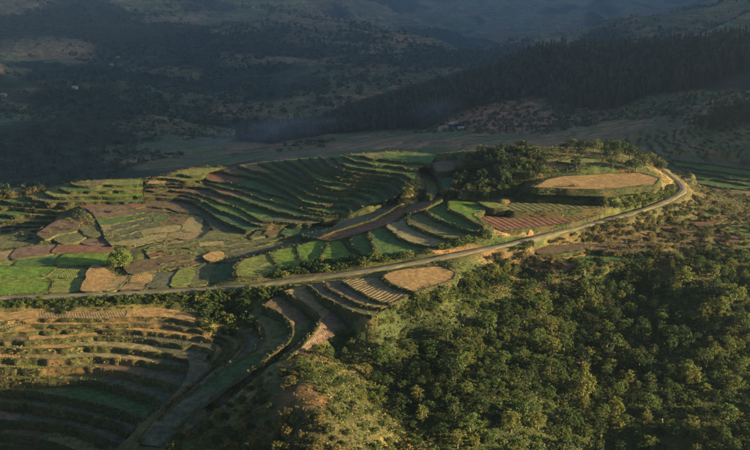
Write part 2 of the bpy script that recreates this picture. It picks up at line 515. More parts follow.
S.append([  # long low strips on the floor of the bowl
    ([(158, 271), (185, 268), (205, 263), (222, 262.5), (237, 262)], .8, [('brown', .35), ('dull', 1)]),
    ([(160, 264), (185, 261.5), (205, 258.5), (240, 257), (262, 253), (300, 244.5), (326, 240.5)], 1.1, [('brown', .2), ('olive', .45), ('dull', .75), ('olive', 1)]),
    ([(150, 258), (175, 255), (205, 252.5), (240, 249), (270, 244.5), (304, 239.5)], 1.4, [('red', .15), ('olive', .5), ('dull', 1)]),
    ([(146, 253.5), (175, 249.5), (205, 247), (240, 244), (270, 240.5), (303, 237)], 1.7, [('olive', .35), ('straw', .5), ('dull', 1)]),
    ([(146, 250), (180, 244), (205, 241.5), (235, 240), (262, 236), (300, 234.5)], 2.0, [('straw', .25), ('olive', .6), ('green', 1)]),
    ([(150, 247), (182, 240.5), (205, 238), (235, 237), (262, 233), (300, 231.5)], 2.2, None),
])
S.append([  # curving strips between the crest fields and the bowl floor
    ([(112, 247), (135, 246), (152, 242), (172, 238), (184, 237)], 1.6, [('straw', .75), ('tan', 1)]),
    ([(108, 242), (130, 240), (155, 234.5), (178, 231), (190, 230)], 1.85, [('dull', .45), ('straw', 1)]),
    ([(104, 237), (125, 234.5), (150, 229), (170, 225.5), (184, 225)], 2.1, [('olive', .2), ('dull', .7), ('brown', 1)]),
    ([(103, 231), (125, 228.5), (150, 223), (168, 220.5), (187, 220)], 2.35, [('straw', .12), ('dull', .6), ('green', .75), ('brown', 1)]),
    ([(100, 225), (125, 222.5), (148, 217.5), (166, 216), (190, 216)], 2.6, [('green', .5), ('dull', 1)]),
    ([(96, 219), (122, 217), (146, 212), (165, 212), (180, 214)], 2.85, [('pink', .55), ('brown', 1)]),
    ([(92, 213), (118, 211.5), (144, 207.5), (162, 209)], 3.1, [('pink', .6), ('red', 1)]),
    ([(86, 208.5), (100, 206.5), (126, 204.5), (146, 204)], 3.3, None),
])
# single fields: (pixels, height, kind)
P = [
    ([(80, 207), (90, 202), (124, 201), (126, 204), (100, 210)], 2.6, 'red'),
    ([(182, 231), (186, 222), (191, 215), (200, 217), (200, 226), (192, 232)], 1.9, 'straw'),
    ([(180, 239), (190, 232), (201, 226), (211, 227), (212, 233), (200, 239)], 1.5, 'tan'),
    ([(104, 231), (104, 227), (112, 227), (115, 236), (107, 237)], 1.7, 'straw'),
    ([(80, 226), (93, 228), (99, 236), (88, 236)], 2.0, 'olive'),
    ([(82, 242), (92, 238), (108, 237), (112, 243), (95, 247)], 1.2, 'pink'),
    ([(54, 240), (60, 234), (76, 233), (86, 236), (78, 241), (62, 243)], 1.7, 'olive'),
    ([(38, 234), (55, 222), (68, 218), (78, 224), (74, 231), (58, 233), (46, 239)], 2.3, 'brown'),
    ([(-30, 240), (0, 236), (30, 232), (40, 236), (45, 241), (20, 246), (-30, 250)], .6, 'olive'),
    ([(-30, 256), (0, 252), (30, 247), (60, 244), (90, 247), (112, 248), (112, 252), (60, 252), (20, 258), (-30, 261)], .8, 'pink'),
    ([(-30, 261), (20, 257), (60, 252), (100, 253), (112, 257), (112, 264), (60, 265), (-30, 266)], .4, 'green'),
    ([(-40, 268), (0, 266), (55, 267), (45, 277), (0, 280.5), (-40, 282)], .3, 'rice'),
    ([(-40, 283), (0, 281), (45, 278), (52, 283), (47, 292), (0, 295), (-40, 296)], .1, 'rice'),
    ([(47, 277), (57, 268.5), (70, 268), (61, 277.5)], .35, 'ygreen'),
    ([(62, 277.5), (71, 268), (87, 270), (84, 277)], .4, 'ygreen'),
    ([(47, 278.5), (80, 278.5), (84, 285), (78, 291), (48, 292), (53, 284)], .15, 'ygreen'),
    ([(83, 290.5), (90, 272), (94, 265), (104, 270), (114, 276), (101, 290)], .9, 'gold'),
    ([(102, 290), (115, 276), (130, 276), (115, 290)], .8, 'tan'),
    ([(128, 283), (133, 275.5), (152, 274.5), (147, 283)], .8, 'gold'),
    ([(118, 290), (127, 284), (147, 284), (145, 289.5)], .6, 'tan'),
    ([(148, 286.5), (153, 273.5), (179, 273), (167, 287)], .7, 'dull'),
    ([(171, 286), (182, 269.5), (195, 268), (186, 285)], .9, 'ygreen'),
    ([(187, 285), (196, 267.5), (208, 262), (214, 266), (206, 284)], .8, 'olive'),
    ([(208, 282), (215, 268), (224, 264), (235, 262), (236, 272), (232, 279)], .6, 'dkgreen'),
    ([(126, 266), (135, 262), (160, 258), (168, 262), (156, 270), (132, 273)], 1.0, 'brown'),
    ([(205, 256), (213, 252), (221, 252), (222, 257), (210, 261)], 1.6, 'gold'),
    ([(202, 240), (213, 231), (238, 229), (256, 233), (248, 238.5), (225, 239)], 2.0, 'olive'),
    ([(250, 238), (256, 232), (262, 224), (269, 226), (266, 235.5)], 2.4, 'dull'),
    ([(267, 235), (270, 225), (283, 224), (281, 234)], 2.6, 'brown'),
    ([(282, 234), (290, 225), (310, 224), (337, 220), (332, 228), (305, 234)], 2.8, 'teal'),
    ([(304, 235), (333, 229), (342, 221), (372, 213), (386, 205), (397, 199), (398, 206), (372, 219), (352, 225), (335, 231), (318, 238)], (3, 9.6), 'dull'),
    ([(320, 239), (335, 231.5), (355, 226), (373, 220), (392, 211), (410, 206), (406, 212), (392, 222), (372, 229), (347, 237), (330, 241)], (3.6, 9.2), 'red'),
    ([(404, 211), (412, 205), (425, 200), (437, 191), (447, 191), (441, 199), (426, 208), (410, 214)], (9, 13.2), 'pink'),
    ([(236, 276), (237, 266), (243, 259.5), (262, 255.5), (290, 248), (310, 242.5), (330, 241), (325, 255), (310, 262), (285, 270), (258, 277)], 3.0, 'rice'),
    ([(322, 258), (331, 241), (342, 240.5), (354, 259.5), (338, 262)], 4.2, 'rice'),
    ([(363, 256), (353, 246), (350, 237), (369, 231.5), (374, 243), (381, 249), (378, 257)], 5.5, 'green'),
    ([(378, 256), (374, 243), (369, 232.5), (389, 225.5), (397, 231), (410, 241), (430, 246), (415, 252), (398, 254)], 6.8, 'green'),
    ([(432, 246.5), (411, 242), (398, 235), (389, 226), (408, 217), (412, 223), (427, 230.5), (449, 238), (444, 244)], 8.1, 'straw'),
    ([(451, 239), (427, 231), (411, 224), (408, 217), (429, 208.5), (432, 216), (447, 222), (472, 231.5), (463, 237)], 9.4, 'olive'),
    ([(474, 232), (447, 222.5), (432, 216.5), (428, 209), (449, 203), (452, 209), (460, 213), (486, 226.5)], 10.7, 'green'),
    ([(486, 227), (460, 213.5), (450, 209), (449, 201), (458, 198), (476, 202.5), (490, 208), (472, 214.5)], 12, 'rice'),
    ([(416, 170), (430, 165.5), (437, 180), (441, 190), (430, 196), (424, 183)], (14, 13.4), 'olive'),
    ([(431, 163), (456, 160), (453, 170), (437, 171.5)], 18, 'pink'),
    ([(438, 172.5), (453, 171), (457, 188), (443, 189.5)], 15.5, 'teal'),
    ([(459, 181), (480, 178), (487, 190), (462, 194)], 15, 'green'),
    ([(471, 215.5), (500, 213.5), (550, 217), (575, 215), (592, 212), (597, 216), (560, 224), (522, 229), (502, 231)], 10, 'red/-22/0.13'),
    ([(510, 211), (509, 204), (516, 201.5), (548, 203), (600, 204.5), (603, 208), (560, 211)], 12.4, 'olive/-22/0.12'),
    ([(477, 202), (500, 204), (508, 208), (492, 208.5)], 13, 'ygreen'),
    ([(532, 187.5), (545, 180.5), (560, 177), (600, 174), (640, 173), (660, 178), (656, 184.5), (630, 187), (600, 189.5), (570, 188.5)], 19, 'gold/-60/0.12'),
    ([(556, 161.5), (575, 158.5), (603, 158.5), (602, 163), (575, 163.5)], 22.5, 'ygreen'),
    ([(533, 250.5), (545, 246), (575, 243.5), (592, 246), (580, 250.5), (555, 254.5), (538, 254)], 4, 'brown'),
    ([(590, 250.5), (594, 245), (625, 243), (657, 243.5), (662, 247.5), (625, 252)], 3.2, 'brown'),
    ([(568, 259), (600, 255), (640, 251.5), (676, 252), (682, 258), (640, 261), (590, 263.5)], 2, 'green'),
    ([(528, 267), (560, 263.5), (600, 263), (607, 266), (560, 271.5), (536, 270.5)], 1.8, 'red'),
    ([(660, 226), (680, 226.5), (694, 231.5), (690, 235), (666, 230)], 2.6, 'red'),
    ([(690, 223), (722, 214.5), (727, 217), (713, 224), (698, 226)], 2.4, 'red'),
    ([(713, 234), (735, 235), (742, 241), (720, 244)], .6, 'red'),
    ([(720, 230), (740, 223), (770, 223), (770, 234), (736, 234)], 1.0, 'ygreen'),
    ([(703, 214), (711, 209.5), (718, 213), (707, 218)], 3.0, 'ygreen'),
    ([(383, 276.5), (395, 271), (420, 268), (441, 266.5), (455, 272), (451, 279), (432, 286), (415, 292), (400, 287), (388, 281)], 5.5, 'gold'),
    ([(280, 398), (292, 388), (310, 385), (330, 392), (332, 404), (312, 410), (290, 408)], 1.0, None),
]
P = [p for p in P if p[2]]


def cut(poly, x0, lean, keep_left):
    """part of an outline on one side of a leaning line"""
    out = []
    f = lambda p: (p[0] - x0 - lean * (p[1] - 240)) * (1 if keep_left else -1)
    for i in range(len(poly)):
        a, b = poly[i], poly[(i + 1) % len(poly)]
        fa, fb = f(a), f(b)
        if fa <= 0: out.append(a)
        if fa * fb < 0:
            t = fa / (fa - fb)
            out.append((a[0] + t * (b[0] - a[0]), a[1] + t * (b[1] - a[1])))
    return out


def split_field(first, cuts, kinds, dz):
    i = next(k for k, p in enumerate(P) if p[0][0] == first)
    pts, z, _ = P.pop(i)
    rest_ = pts
    for j, kd in enumerate(kinds):
        part = rest_ if j == len(cuts) else cut(rest_, cuts[j][0], cuts[j][1], True)
        if j < len(cuts): rest_ = cut(rest_, cuts[j][0], cuts[j][1], False)
        if len(part) < 3 or max(p[0] for p in part) - min(p[0] for p in part) < 3: continue
        P.append((part, z + dz * j if not isinstance(z, tuple) else z, kd))


split_field((-30, 256), [(22, -.5), (62, -.6)], ['tan', 'pink', 'red'], .18)
split_field((-30, 261), [(40, -1.0), (80, -1.0)], ['ygreen', 'green', 'rice'], .15)
split_field((-40, 268), [(8, -1.2), (20, -1.2)], ['rice', 'ygreen', 'rice'], .12)
split_field((-40, 283), [(6, -1.5)], ['ygreen', 'rice'], .12)
split_field((236, 276), [(262, .6), (292, .5)], ['ygreen', 'rice', 'rice'], .2)
ROADPX = [(-60, 301, 0), (0, 299, 0), (60, 296.5, .2), (120, 294, .4), (180, 291, .8), (240, 287, 1.5), (300, 279.5, 3), (345, 274, 4.1), (385, 268, 5), (430, 260, 6),
          (470, 252, 6.8), (500, 246.5, 7.2), (520, 242, 7.4), (560, 232, 7.8), (600, 222, 8.3), (640, 211, 8.8), (665, 202, 9.1), (680, 194, 9.2), (684, 189, 9.2), (679, 183, 9), (670, 176, 8.4), (660, 168, 7.2)]

# ------------------------------------------------------------------ height model
C = []      # control points x, y, z


def cz(px, py, z):
    x, y = at_z(px, py, z); C.append((float(x), float(y), z))


def cd(px, py, d):
    x, y, z = at_d(px, py, d); C.append((float(x), float(y), float(z)))


def slope(pts, z):
    """height along a field: level, or rising evenly from its left end to its right end"""
    a = [p[0] for p in pts]
    if isinstance(z, tuple):
        return lambda x: z[0] + (np.asarray(x, float) - min(a)) / (max(a) - min(a)) * (z[1] - z[0])
    return lambda x: z + 0 * np.asarray(x, float)


LIPS = []
for ser in S:
    rows = []
    for pts, z, kinds in ser:
        n = int(max(16, np.hypot(*(np.diff(np.array(pts), axis=0)).T).sum() / 2.2))
        q = catmull(pts, n)
        zz = np.linspace(*z, n) if isinstance(z, tuple) else np.full(n, float(z))
        rows.append((q, zz, kinds))
        for i in np.linspace(0, n - 1, max(3, n // 9)).astype(int):
            cz(q[i, 0], q[i, 1], zz[i])
    LIPS.append(rows)
for pts, z, k in P:
    a = np.array(pts)
    zf = slope(pts, z)
    cz(a[:, 0].mean(), a[:, 1].mean(), float(zf(a[:, 0].mean())))
    for i in range(0, len(pts), 2):
        cz(pts[i][0], pts[i][1], float(zf(pts[i][0])) - .4)
for p in ROADPX:
    cz(*p)
# ground not covered by a field
for p in [(-60, 275, 0), (560, 196, 14.5), (600, 195, 15), (640, 193, 14.5), (662, 186, 14), (500, 185, 16.5), (500, 172, 19.5), (480, 172, 18), (520, 160, 22), (545, 155, 23), (580, 152, 23),
          (615, 152, 21), (640, 160, 18), (655, 168, 13), (475, 192, 14), (515, 195, 15), (540, 196, 15),
          (600, 236, 5), (640, 226, 5.5), (680, 212, 6), (700, 200, 2), (730, 205, 0), (760, 215, -1), (700, 190, -3), (540, 240, 5.5), (500, 260, 3.6), (470, 268, 5),
          (500, 290, -1), (560, 285, -3), (620, 275, -3), (680, 268, -3), (740, 262, -2), (770, 290, -6), (450, 300, -2), (420, 315, -5), (470, 330, -5.5), (540, 320, -7), (600, 320, -9), (660, 310, -9), (720, 320, -8), (760, 330, -9),
          (600, 360, -13), (540, 370, -10), (470, 370, -7), (400, 345, -7.5), (340, 345, -6), (330, 375, 1.5), (300, 390, 4), (270, 395, 1.5), (240, 405, -3), (320, 420, 3), (270, 440, -1.5), (200, 430, -4.5), (380, 400, -8),
          (440, 420, -9), (520, 430, -12), (600, 420, -16), (680, 380, -13.5), (740, 370, -12.5), (760, 420, -17), (700, 440, -17.5), (400, 460, -11), (320, 470, -2), (240, 470, -4), (600, 480, -24), (760, 490, -18), (125, 462, -11),
          (160, 445, -7), (205, 300, -1.2), (240, 300, -.8), (220, 318, -4), (270, 297, 1.0), (100, 304, -1), (0, 306, -1.2), (-60, 320, -3), (-60, 400, -18), (-60, 460, -27)]:
    cz(*p)
# the back of the crest falls into the valley
BACKA, BACKD = [], []
for px, py, z in [(-40, 201, 0), (0, 197, 1), (28, 194, 3), (60, 186, 6), (100, 180.5, 7), (143, 178.5, 7.5), (180, 171, 9), (226, 166, 10.5), (262, 159.5, 13), (300, 156.5, 16), (345, 153.6, 19.5), (400, 152, 20), (440, 154, 19.5)]:
    x, y = at_z(px, py, z); d = math.hypot(x, y)
    BACKA.append(math.atan2(x, y)); BACKD.append(d)
    C.append((x, y, z))
    for k, dz in ((1.04, 5), (1.10, 14), (1.2, 27), (1.36, 42)):
        C.append((x * k, y * k, z - dz))
for px, py, z in [(500, 150, 18), (560, 148, 21), (610, 149, 20), (650, 160, 14)]:
    x, y = at_z(px, py, z)
    BACKA.append(math.atan2(x, y)); BACKD.append(math.hypot(x, y))
    for k, dz in ((1.05, 5), (1.12, 13), (1.25, 27)):
        C.append((x * k, y * k, z - dz))
# valley and the wooded ridge
for p in [(440, 148, 640), (430, 138, 700), (455, 128, 780), (500, 108, 870), (540, 118, 800), (600, 122, 760), (660, 125, 690), (740, 128, 620), (700, 150, 580), (760, 150, 560), (700, 168, 510),
          (640, 112, 800), (700, 96, 780), (760, 90, 760), (600, 100, 860), (540, 96, 900), (400, 130, 840), (330, 134, 860), (270, 142, 840), (200, 150, 800), (100, 150, 820), (0, 165, 760), (-60, 170, 740),
          (750, 47, 980), (700, 50, 1010), (640, 54, 1040), (560, 58, 1060), (500, 68, 1060), (420, 90, 1030), (360, 107, 1000), (300, 126, 960), (240, 140, 920), (820, 40, 960),
          (100, 125, 980), (0, 130, 960), (200, 125, 1020), (0, 100, 1180), (100, 95, 1250), (200, 90, 1300), (300, 100, 1240), (-60, 90, 1200), (200, 60, 1600), (100, 55, 1650), (0, 50, 1650), (300, 55, 1650), (370, 60, 1650), (400, 75, 1500),
          (0, 22, 2000), (120, 22, 2050), (220, 20, 2100), (300, 12, 2150), (360, 22, 2100), (420, 34, 2000), (470, 46, 1900), (0, -6, 2500), (150, -10, 2600), (-80, 10, 2200), (60, -40, 3300), (200, -40, 3300), (300, -8, 2900),
          (560, 42, 2300), (620, 30, 2500), (680, 20, 2600), (740, 10, 2700), (800, 4, 2700),
          (420, 14, 3400), (500, 18, 3600), (560, 12, 4000), (480, 2, 4300), (620, 4, 4600), (700, -4, 4900), (760, -10, 5000), (560, -8, 5200), (400, -6, 4300), (300, -26, 4600), (100, -60, 4800), (800, -20, 5200)]:
    cd(*p)
for px, py, d, dz in [(750, 47, 1100, 30), (640, 54, 1180, 30), (500, 68, 1200, 30), (420, 90, 1170, 28), (300, 126, 1090, 18), (680, 20, 2900, 50), (560, 42, 2600, 30), (360, 22, 2400, 60), (420, 34, 2300, 60)]:
    x, y, z = at_d(px, py, d)
    C.append((x, y, z - dz * 1.0 - (d - 1000) * 0.0))
# outside the frame
for a, d, z in [(-40, 150, -20), (-40, 250, -14), (-38, 340, -4), (-38, 450, -12), (-38, 700, -50), (-38, 1200, -60), (-38, 2400, 20), (-38, 4500, 150), (-70, 300, -10), (-70, 1200, -30), (-70, 3000, 60),
                (36, 150, -34), (36, 230, -28), (36, 300, -22), (36, 420, -16), (38, 600, -10), (40, 900, 30), (40, 1500, 40), (40, 3000, 30), (40, 5000, 0), (70, 200, -34), (70, 420, -30), (70, 900, 0), (70, 3000, 20), (0, 90, -26), (-30, 100, -28), (30, 100, -26)]:
    C.append((d * math.sin(R(a)), d * math.cos(R(a)), z))
C = np.array(C, float)


def warp(x, y):
    return np.stack([np.arctan2(x, y) * 3.0, np.log(np.hypot(x, y)) * 3.0], -1)


W = warp(C[:, 0], C[:, 1])


def tps(r2):
    return 0.5 * r2 * np.log(r2 + 1e-12)


n = len(W)
A = np.zeros((n + 3, n + 3))
A[:n, :n] = tps(((W[:, None] - W[None]) ** 2).sum(-1))
lam = 4e-4
A[np.arange(n), np.arange(n)] += lam
A[:n, n] = 1; A[:n, n + 1:] = W
A[n, :n] = 1; A[n + 1:, :n] = W.T
rb = np.linalg.solve(A, np.r_[C[:, 2], 0, 0, 0])


def shade_range(x, y):
    """unseen range added off the right edge, shaped to shade the valley"""
    yy = np.maximum(y, 0)
    xr = 350 + 0.417 * yy
    h = 175 + 195 * sstep(950, 1400, yy) + 130 * sstep(2100, 3000, yy)  # heights chosen for how far the added range throws its shade
    edge = y + (x - 600) * math.tan(R(SUN_BACK))
    m = sstep(340, 470, edge + 60 * (fbm(x, y, 300, 3, 5) - .5))
    s = np.where(x < xr, 110 + 0.03 * yy, 600)
    return h * m * np.exp(-0.5 * ((x - xr) / s) ** 2) * (0.70 + 0.60 * fbm(x, y, 380, 4, 9))


def hraw(x, y):
    x = np.asarray(x, float).ravel(); y = np.asarray(y, float).ravel()
    out = np.empty(len(x))
    for i in range(0, len(x), 6000):
        w = warp(x[i:i + 6000], y[i:i + 6000])
        r2 = (w * w).sum(1)[:, None] + (W * W).sum(1)[None] - 2 * w @ W.T
        np.maximum(r2, 0, out=r2)
        out[i:i + 6000] = tps(r2) @ rb[:n] + rb[n] + w @ rb[n + 1:]
    d = np.hypot(x, y)
    g = sstep(560, 1100, d)
    out += g * np.minimum(d, 3500) * 0.028 * (fbm(x, y, 260, 5, 3) - 0.5) * 2
    out += g * np.clip(d * .006, 5, 14) * (np.abs(fbm(x, y, 110, 4, 8) - 0.5) * 4 - 0.6)
    out += (1 - g) * 0.5 * (fbm(x, y, 9, 4, 4) - 0.5) * 2
    return out + shade_range(x, y)


class Grid:
    def __init__(s, x0, x1, y0, y1, step):
        s.x0, s.y0, s.st = x0, y0, step
        s.nx = int(round((x1 - x0) / step)) + 1
        s.ny = int(round((y1 - y0) / step)) + 1
        gx, gy = np.meshgrid(x0 + np.arange(s.nx) * step, y0 + np.arange(s.ny) * step)
        s.X, s.Y = gx, gy
        s.Z = hraw(gx, gy).reshape(gx.shape)

    def has(s, x, y):
        return (x > s.x0) & (x < s.x0 + (s.nx - 1) * s.st) & (y > s.y0) & (y < s.y0 + (s.ny - 1) * s.st)

    def z(s, x, y):
        fx = np.clip((x - s.x0) / s.st, 0, s.nx - 1.001); fy = np.clip((y - s.y0) / s.st, 0, s.ny - 1.001)
        i = fx.astype(int); j = fy.astype(int); u = fx - i; v = fy - j
        Z = s.Z
        return (Z[j, i] * (1 - u) + Z[j, i + 1] * u) * (1 - v) + (Z[j + 1, i] * (1 - u) + Z[j + 1, i + 1] * u) * v

    def mesh(s, name, colr):
        idx = np.arange(s.nx * s.ny).reshape(s.ny, s.nx)
        f = np.stack([idx[:-1, :-1], idx[:-1, 1:], idx[1:, 1:], idx[1:, :-1]], -1).reshape(-1, 4)
        me = fast_mesh(name, np.stack([s.X, s.Y, s.Z], -1).reshape(-1, 3), f, True)
        a = me.color_attributes.new("cover", 'FLOAT_COLOR', 'POINT')
        a.data.foreach_set("color", np.concatenate([colr.reshape(-1, 3), np.ones((s.nx * s.ny, 1))], 1).astype(np.float32).ravel())
        return me


near = Grid(-340, 340, 90, 604, 1.6)
mid = Grid(-900, 1000, 600, 1503, 7)
far = Grid(-3000, 3400, 280, 5800, 20)


def ground(x, y):
    x = np.asarray(x, float); y = np.asarray(y, float)
    return np.where(near.has(x, y), near.z(x, y), np.where(mid.has(x, y), mid.z(x, y), far.z(x, y)))


def hit(px, py, d0=130, d1=5500):
    """where the line of sight through a pixel meets the ground"""
    px = np.atleast_1d(np.asarray(px, float)); py = np.atleast_1d(np.asarray(py, float))
    dx, dy, dz = ray(px, py)
    hd = np.hypot(dx, dy)
    t = d0 / hd; done = np.zeros(len(px), bool); res = np.stack([dx * t, dy * t], 1)
    d = d0
    while d < d1 and not done.all():
        t = d / hd
        x, y, z = dx * t, dy * t, CAM_H + dz * t
        h = ~done & (ground(x, y) >= z)
        if h.any():
            lo = np.full(h.sum(), d / 1.004); hi = np.full(h.sum(), d)
            for _ in range(7):
                m = .5 * (lo + hi); t2 = m / hd[h]
                below = ground(dx[h] * t2, dy[h] * t2) >= CAM_H + dz[h] * t2
                hi = np.where(below, m, hi); lo = np.where(below, lo, m)
            t2 = hi / hd[h]
            res[h] = np.stack([dx[h] * t2, dy[h] * t2], 1)
        done |= h
        d *= 1.004
    return res

# ------------------------------------------------------------------ fields: build the meshes, press the ground down under them
FIELDS = []     # (name mesh, mat, bank mesh)
cover_z = np.full(near.Z.shape, np.inf)


def press(x, y, z):
    i = np.round((x - near.x0) / near.st).astype(int).ravel(); j = np.round((y - near.y0) / near.st).astype(int).ravel()
    ok = (i >= 0) & (i < near.nx) & (j >= 0) & (j < near.ny)
    np.minimum.at(cover_z, (j[ok], i[ok]), z.ravel()[ok])


BANKPTS = []
DRYPTS = []


def bank_mesh(x, y, z, drop, closed, side, seed, lip=1.0, dry=False):
    """grassy lip and riser along an edge; side=+1 when the downhill side lies to the right of the walking direction"""
    p = np.stack([x, y], 1)
    if closed:
        tg = np.roll(p, -1, 0) - np.roll(p, 1, 0)
    else:
        tg = np.gradient(p, axis=0)
    tg /= np.linalg.norm(tg, axis=1)[:, None] + 1e-9
    nr = np.stack([tg[:, 1], -tg[:, 0]], 1) * side
    k = len(x)
    nz = vnoise(x / 1.7, y / 1.7, seed) - .5
    nz2 = vnoise(x / 4.0, y / 4.0, seed + 3) - .5
    drop = np.broadcast_to(drop, (k,))
    prof = [(-0.9, 0.03 + 0 * nz), (-0.45, lip * (0.20 + 0.25 * nz)), (0.0, lip * (0.22 + 0.4 * nz)), (0.22, -0.3 * drop), (0.42, -0.65 * drop), (0.75, -1.0 * drop)]
    V = []
    for r, (o, h) in enumerate(prof):
        jit = 0.5 * (vnoise(x / 1.3 + r * 9, y / 1.3, seed + r) - .5) if r > 1 else 0
        off = (o + jit + (0.5 * nz2 if r > 0 else 0))[:, None] * nr if not np.isscalar(jit) else (o + 0 * nz)[:, None] * nr
        V.append(np.column_stack([p + off, z + h]))
    m = len(prof)
    V = np.concatenate(V)
    idx = np.arange(m * k).reshape(m, k)
    if closed: idx = np.concatenate([idx, idx[:, :1]], 1)
    f = np.stack([idx[:-1, :-1], idx[:-1, 1:], idx[1:, 1:], idx[1:, :-1]], -1).reshape(-1, 4)
    for r in (2, 3, 4):
        if lip < .2: continue
        (DRYPTS if dry else BANKPTS).append(np.column_stack([V[r * k:(r + 1) * k]]))
    return fast_mesh("terrace_bank", V, f, True)


seed = 0
for rows in LIPS:
    for i in range(len(rows) - 1):
        q, zz, kinds = rows[i]
        nxt = rows[i + 1][0]
        N = len(q); Mx = 7
        b = catmull(nxt, N)
        # match the back edge to the front edge so that the strip does not shear
        b = np.stack([np.interp(np.linspace(0, 1, N), np.linspace(0, 1, N), b[:, k]) for k in (0, 1)], 1)
        seed += 1
        wob = (vnoise(np.arange(N) / 5.0, np.zeros(N), seed) - .5) * 1.5 + (vnoise(np.arange(N) / 2.0, np.ones(N), seed) - .5) * .7
        s = np.linspace(0, 1, Mx)
        gx = q[None, :, 0] * (1 - s[:, None]) + b[None, :, 0] * s[:, None]
        gy = (q[None, :, 1] + wob) * (1 - s[:, None]) + b[None, :, 1] * s[:, None]
        gz = np.broadcast_to(zz[None], gx.shape)
        X, Y = at_z(gx, gy, gz)
        Zt = gz + 0.22 * (fbm(X, Y, 3.0, 3, 21) - .5)
        sx = np.linspace(0, Mx - 1, 40); si = np.minimum(sx.astype(int), Mx - 2); sf = (sx - si)[:, None]
        for arr in (0, .5):
            def lerp(a):
                r = a[si] * (1 - sf) + a[si + 1] * sf
                return r[:, :-1] * (1 - arr) + r[:, 1:] * arr
            press(lerp(X), lerp(Y), lerp(np.array(gz)))
        if i > 0:
            drop = 0.9 + np.maximum(zz - np.interp(np.linspace(0, 1, N), np.linspace(0, 1, len(rows[i - 1][1])), rows[i - 1][1]), 0.6)
        else:
            drop = np.full(N, 2.2)
        start = 0
        dry = 2 if any(rows is q for q in LIPS[7:]) else int(rows is LIPS[4] and i >= 7)
        for kd, fr in kinds:
            end = int(round(fr * (N - 1)))
            sl = slice(start, end + 1)
            kk = end + 1 - start
            idx = np.arange(Mx * kk).reshape(Mx, kk)
            f = np.stack([idx[:-1, :-1], idx[:-1, 1:], idx[1:, 1:], idx[1:, :-1]], -1).reshape(-1, 4)
            V = np.stack([X[:, sl], Y[:, sl], Zt[:, sl] + 0.06 * (len(FIELDS) % 3)], -1).reshape(-1, 3)
            me = fast_mesh("terrace_field", V, f, True)
            # downhill side: away from the back edge
            tgx, tgy = X[0, sl][-1] - X[0, sl][0], Y[0, sl][-1] - Y[0, sl][0]
            m_ = kk // 2 + start
            bx, by = X[2, m_] - X[0, m_], Y[2, m_] - Y[0, m_]
            j0, j1 = max(m_ - 1, 0), min(m_ + 1, N - 1)
            cr = (X[0, j1] - X[0, j0]) * by - (Y[0, j1] - Y[0, j0]) * bx
            bm = bank_mesh(X[0, sl], Y[0, sl], zz[sl] + 0.05, drop[sl], False, 1 if cr > 0 else -1, seed, .5 if dry == 2 else 1.0, dry == 1)
            FIELDS.append((me, kd, bm, int(dry)))
            start = end
for pts, z, kd in P:
    seed += 1
    q = np.array(pts, float)
    q = np.stack([.94 * q + .06 * np.roll(q, -1, 0), .06 * q + .94 * np.roll(q, -1, 0)], 1).reshape(-1, 2)
    zf = slope(pts, z)
    x, y = at_z(q[:, 0], q[:, 1], zf(q[:, 0]))
    # even spacing along the edge
    px_ = np.r_[x, x[0]]; py_ = np.r_[y, y[0]]; pz_ = np.r_[zf(q[:, 0]), zf(q[0, 0])]
    sl = np.r_[0, np.cumsum(np.hypot(np.diff(px_), np.diff(py_)))]
    k = int(max(14, sl[-1] / 1.3))
    g = np.linspace(0, sl[-1], k, endpoint=False)
    x = np.interp(g, sl, px_); y = np.interp(g, sl, py_); ze = np.interp(g, sl, pz_)
    # walls of the field run a little past the traced line so that neighbours meet
    area = 0.5 * np.sum(x * np.roll(y, -1) - np.roll(x, -1) * y)
    tn = np.stack([np.roll(x, -1) - np.roll(x, 1), np.roll(y, -1) - np.roll(y, 1)], 1)
    tn /= np.linalg.norm(tn, axis=1)[:, None] + 1e-9
    gw = (.85 if np.mean(zf(q[:, 0])) < 3 else .7) + 1.2 * (vnoise(x / 5, y / 5, seed) - .5)
    sg = 1 if area > 0 else -1
    x = x + tn[:, 1] * gw * sg; y = y - tn[:, 0] * gw * sg
    poly = list(zip(x, y))
    # plane through the edge
    G = np.column_stack([x, y, np.ones(k)])
    pl = np.linalg.lstsq(G, ze, rcond=None)[0] if isinstance(z, tuple) else np.array((0, 0, z))
    ze = G @ pl
    st = 2.0
    ax, ay = np.meshgrid(np.arange(x.min(), x.max(), st), np.arange(y.min(), y.max(), st))
    ax = ax.ravel() + rng.uniform(-.4, .4, ax.size); ay = ay.ravel() + rng.uniform(-.4, .4, ay.size)
    ok = inside(poly, ax, ay)
    vv = [Vector(p) for p in poly] + [Vector((a, b)) for a, b in zip(ax[ok], ay[ok])]
    r = delaunay_2d_cdt(vv, [], [list(range(k))] if area > 0 else [list(range(k))[::-1]], 1, 1e-4)
    co = np.array([(v.x, v.y) for v in r[0]])
    zt = co @ pl[:2] + pl[2] + .03 * (len(FIELDS) % 5) + 0.25 * (fbm(co[:, 0], co[:, 1], 3.0, 3, 21) - .5)
    tri = np.array([f for f in r[2] if len(f) == 3], np.int32)
    me = fast_mesh("terrace_field", np.column_stack([co, zt]), tri, True)
    flat = np.mean(ze) < 3 and x.mean() < -5 and y.mean() > 280
    bm = bank_mesh(x, y, ze + (.0 if flat else .05), 2.4, True, sg, seed, .1 if flat else .35)
    FIELDS.append((me, kd, bm, 2 if flat else 0))
    gi = inside(poly, near.X.ravel(), near.Y.ravel()).reshape(near.X.shape)
    cover_z[gi] = np.minimum(cover_z[gi], (near.X * pl[0] + near.Y * pl[1] + pl[2])[gi])

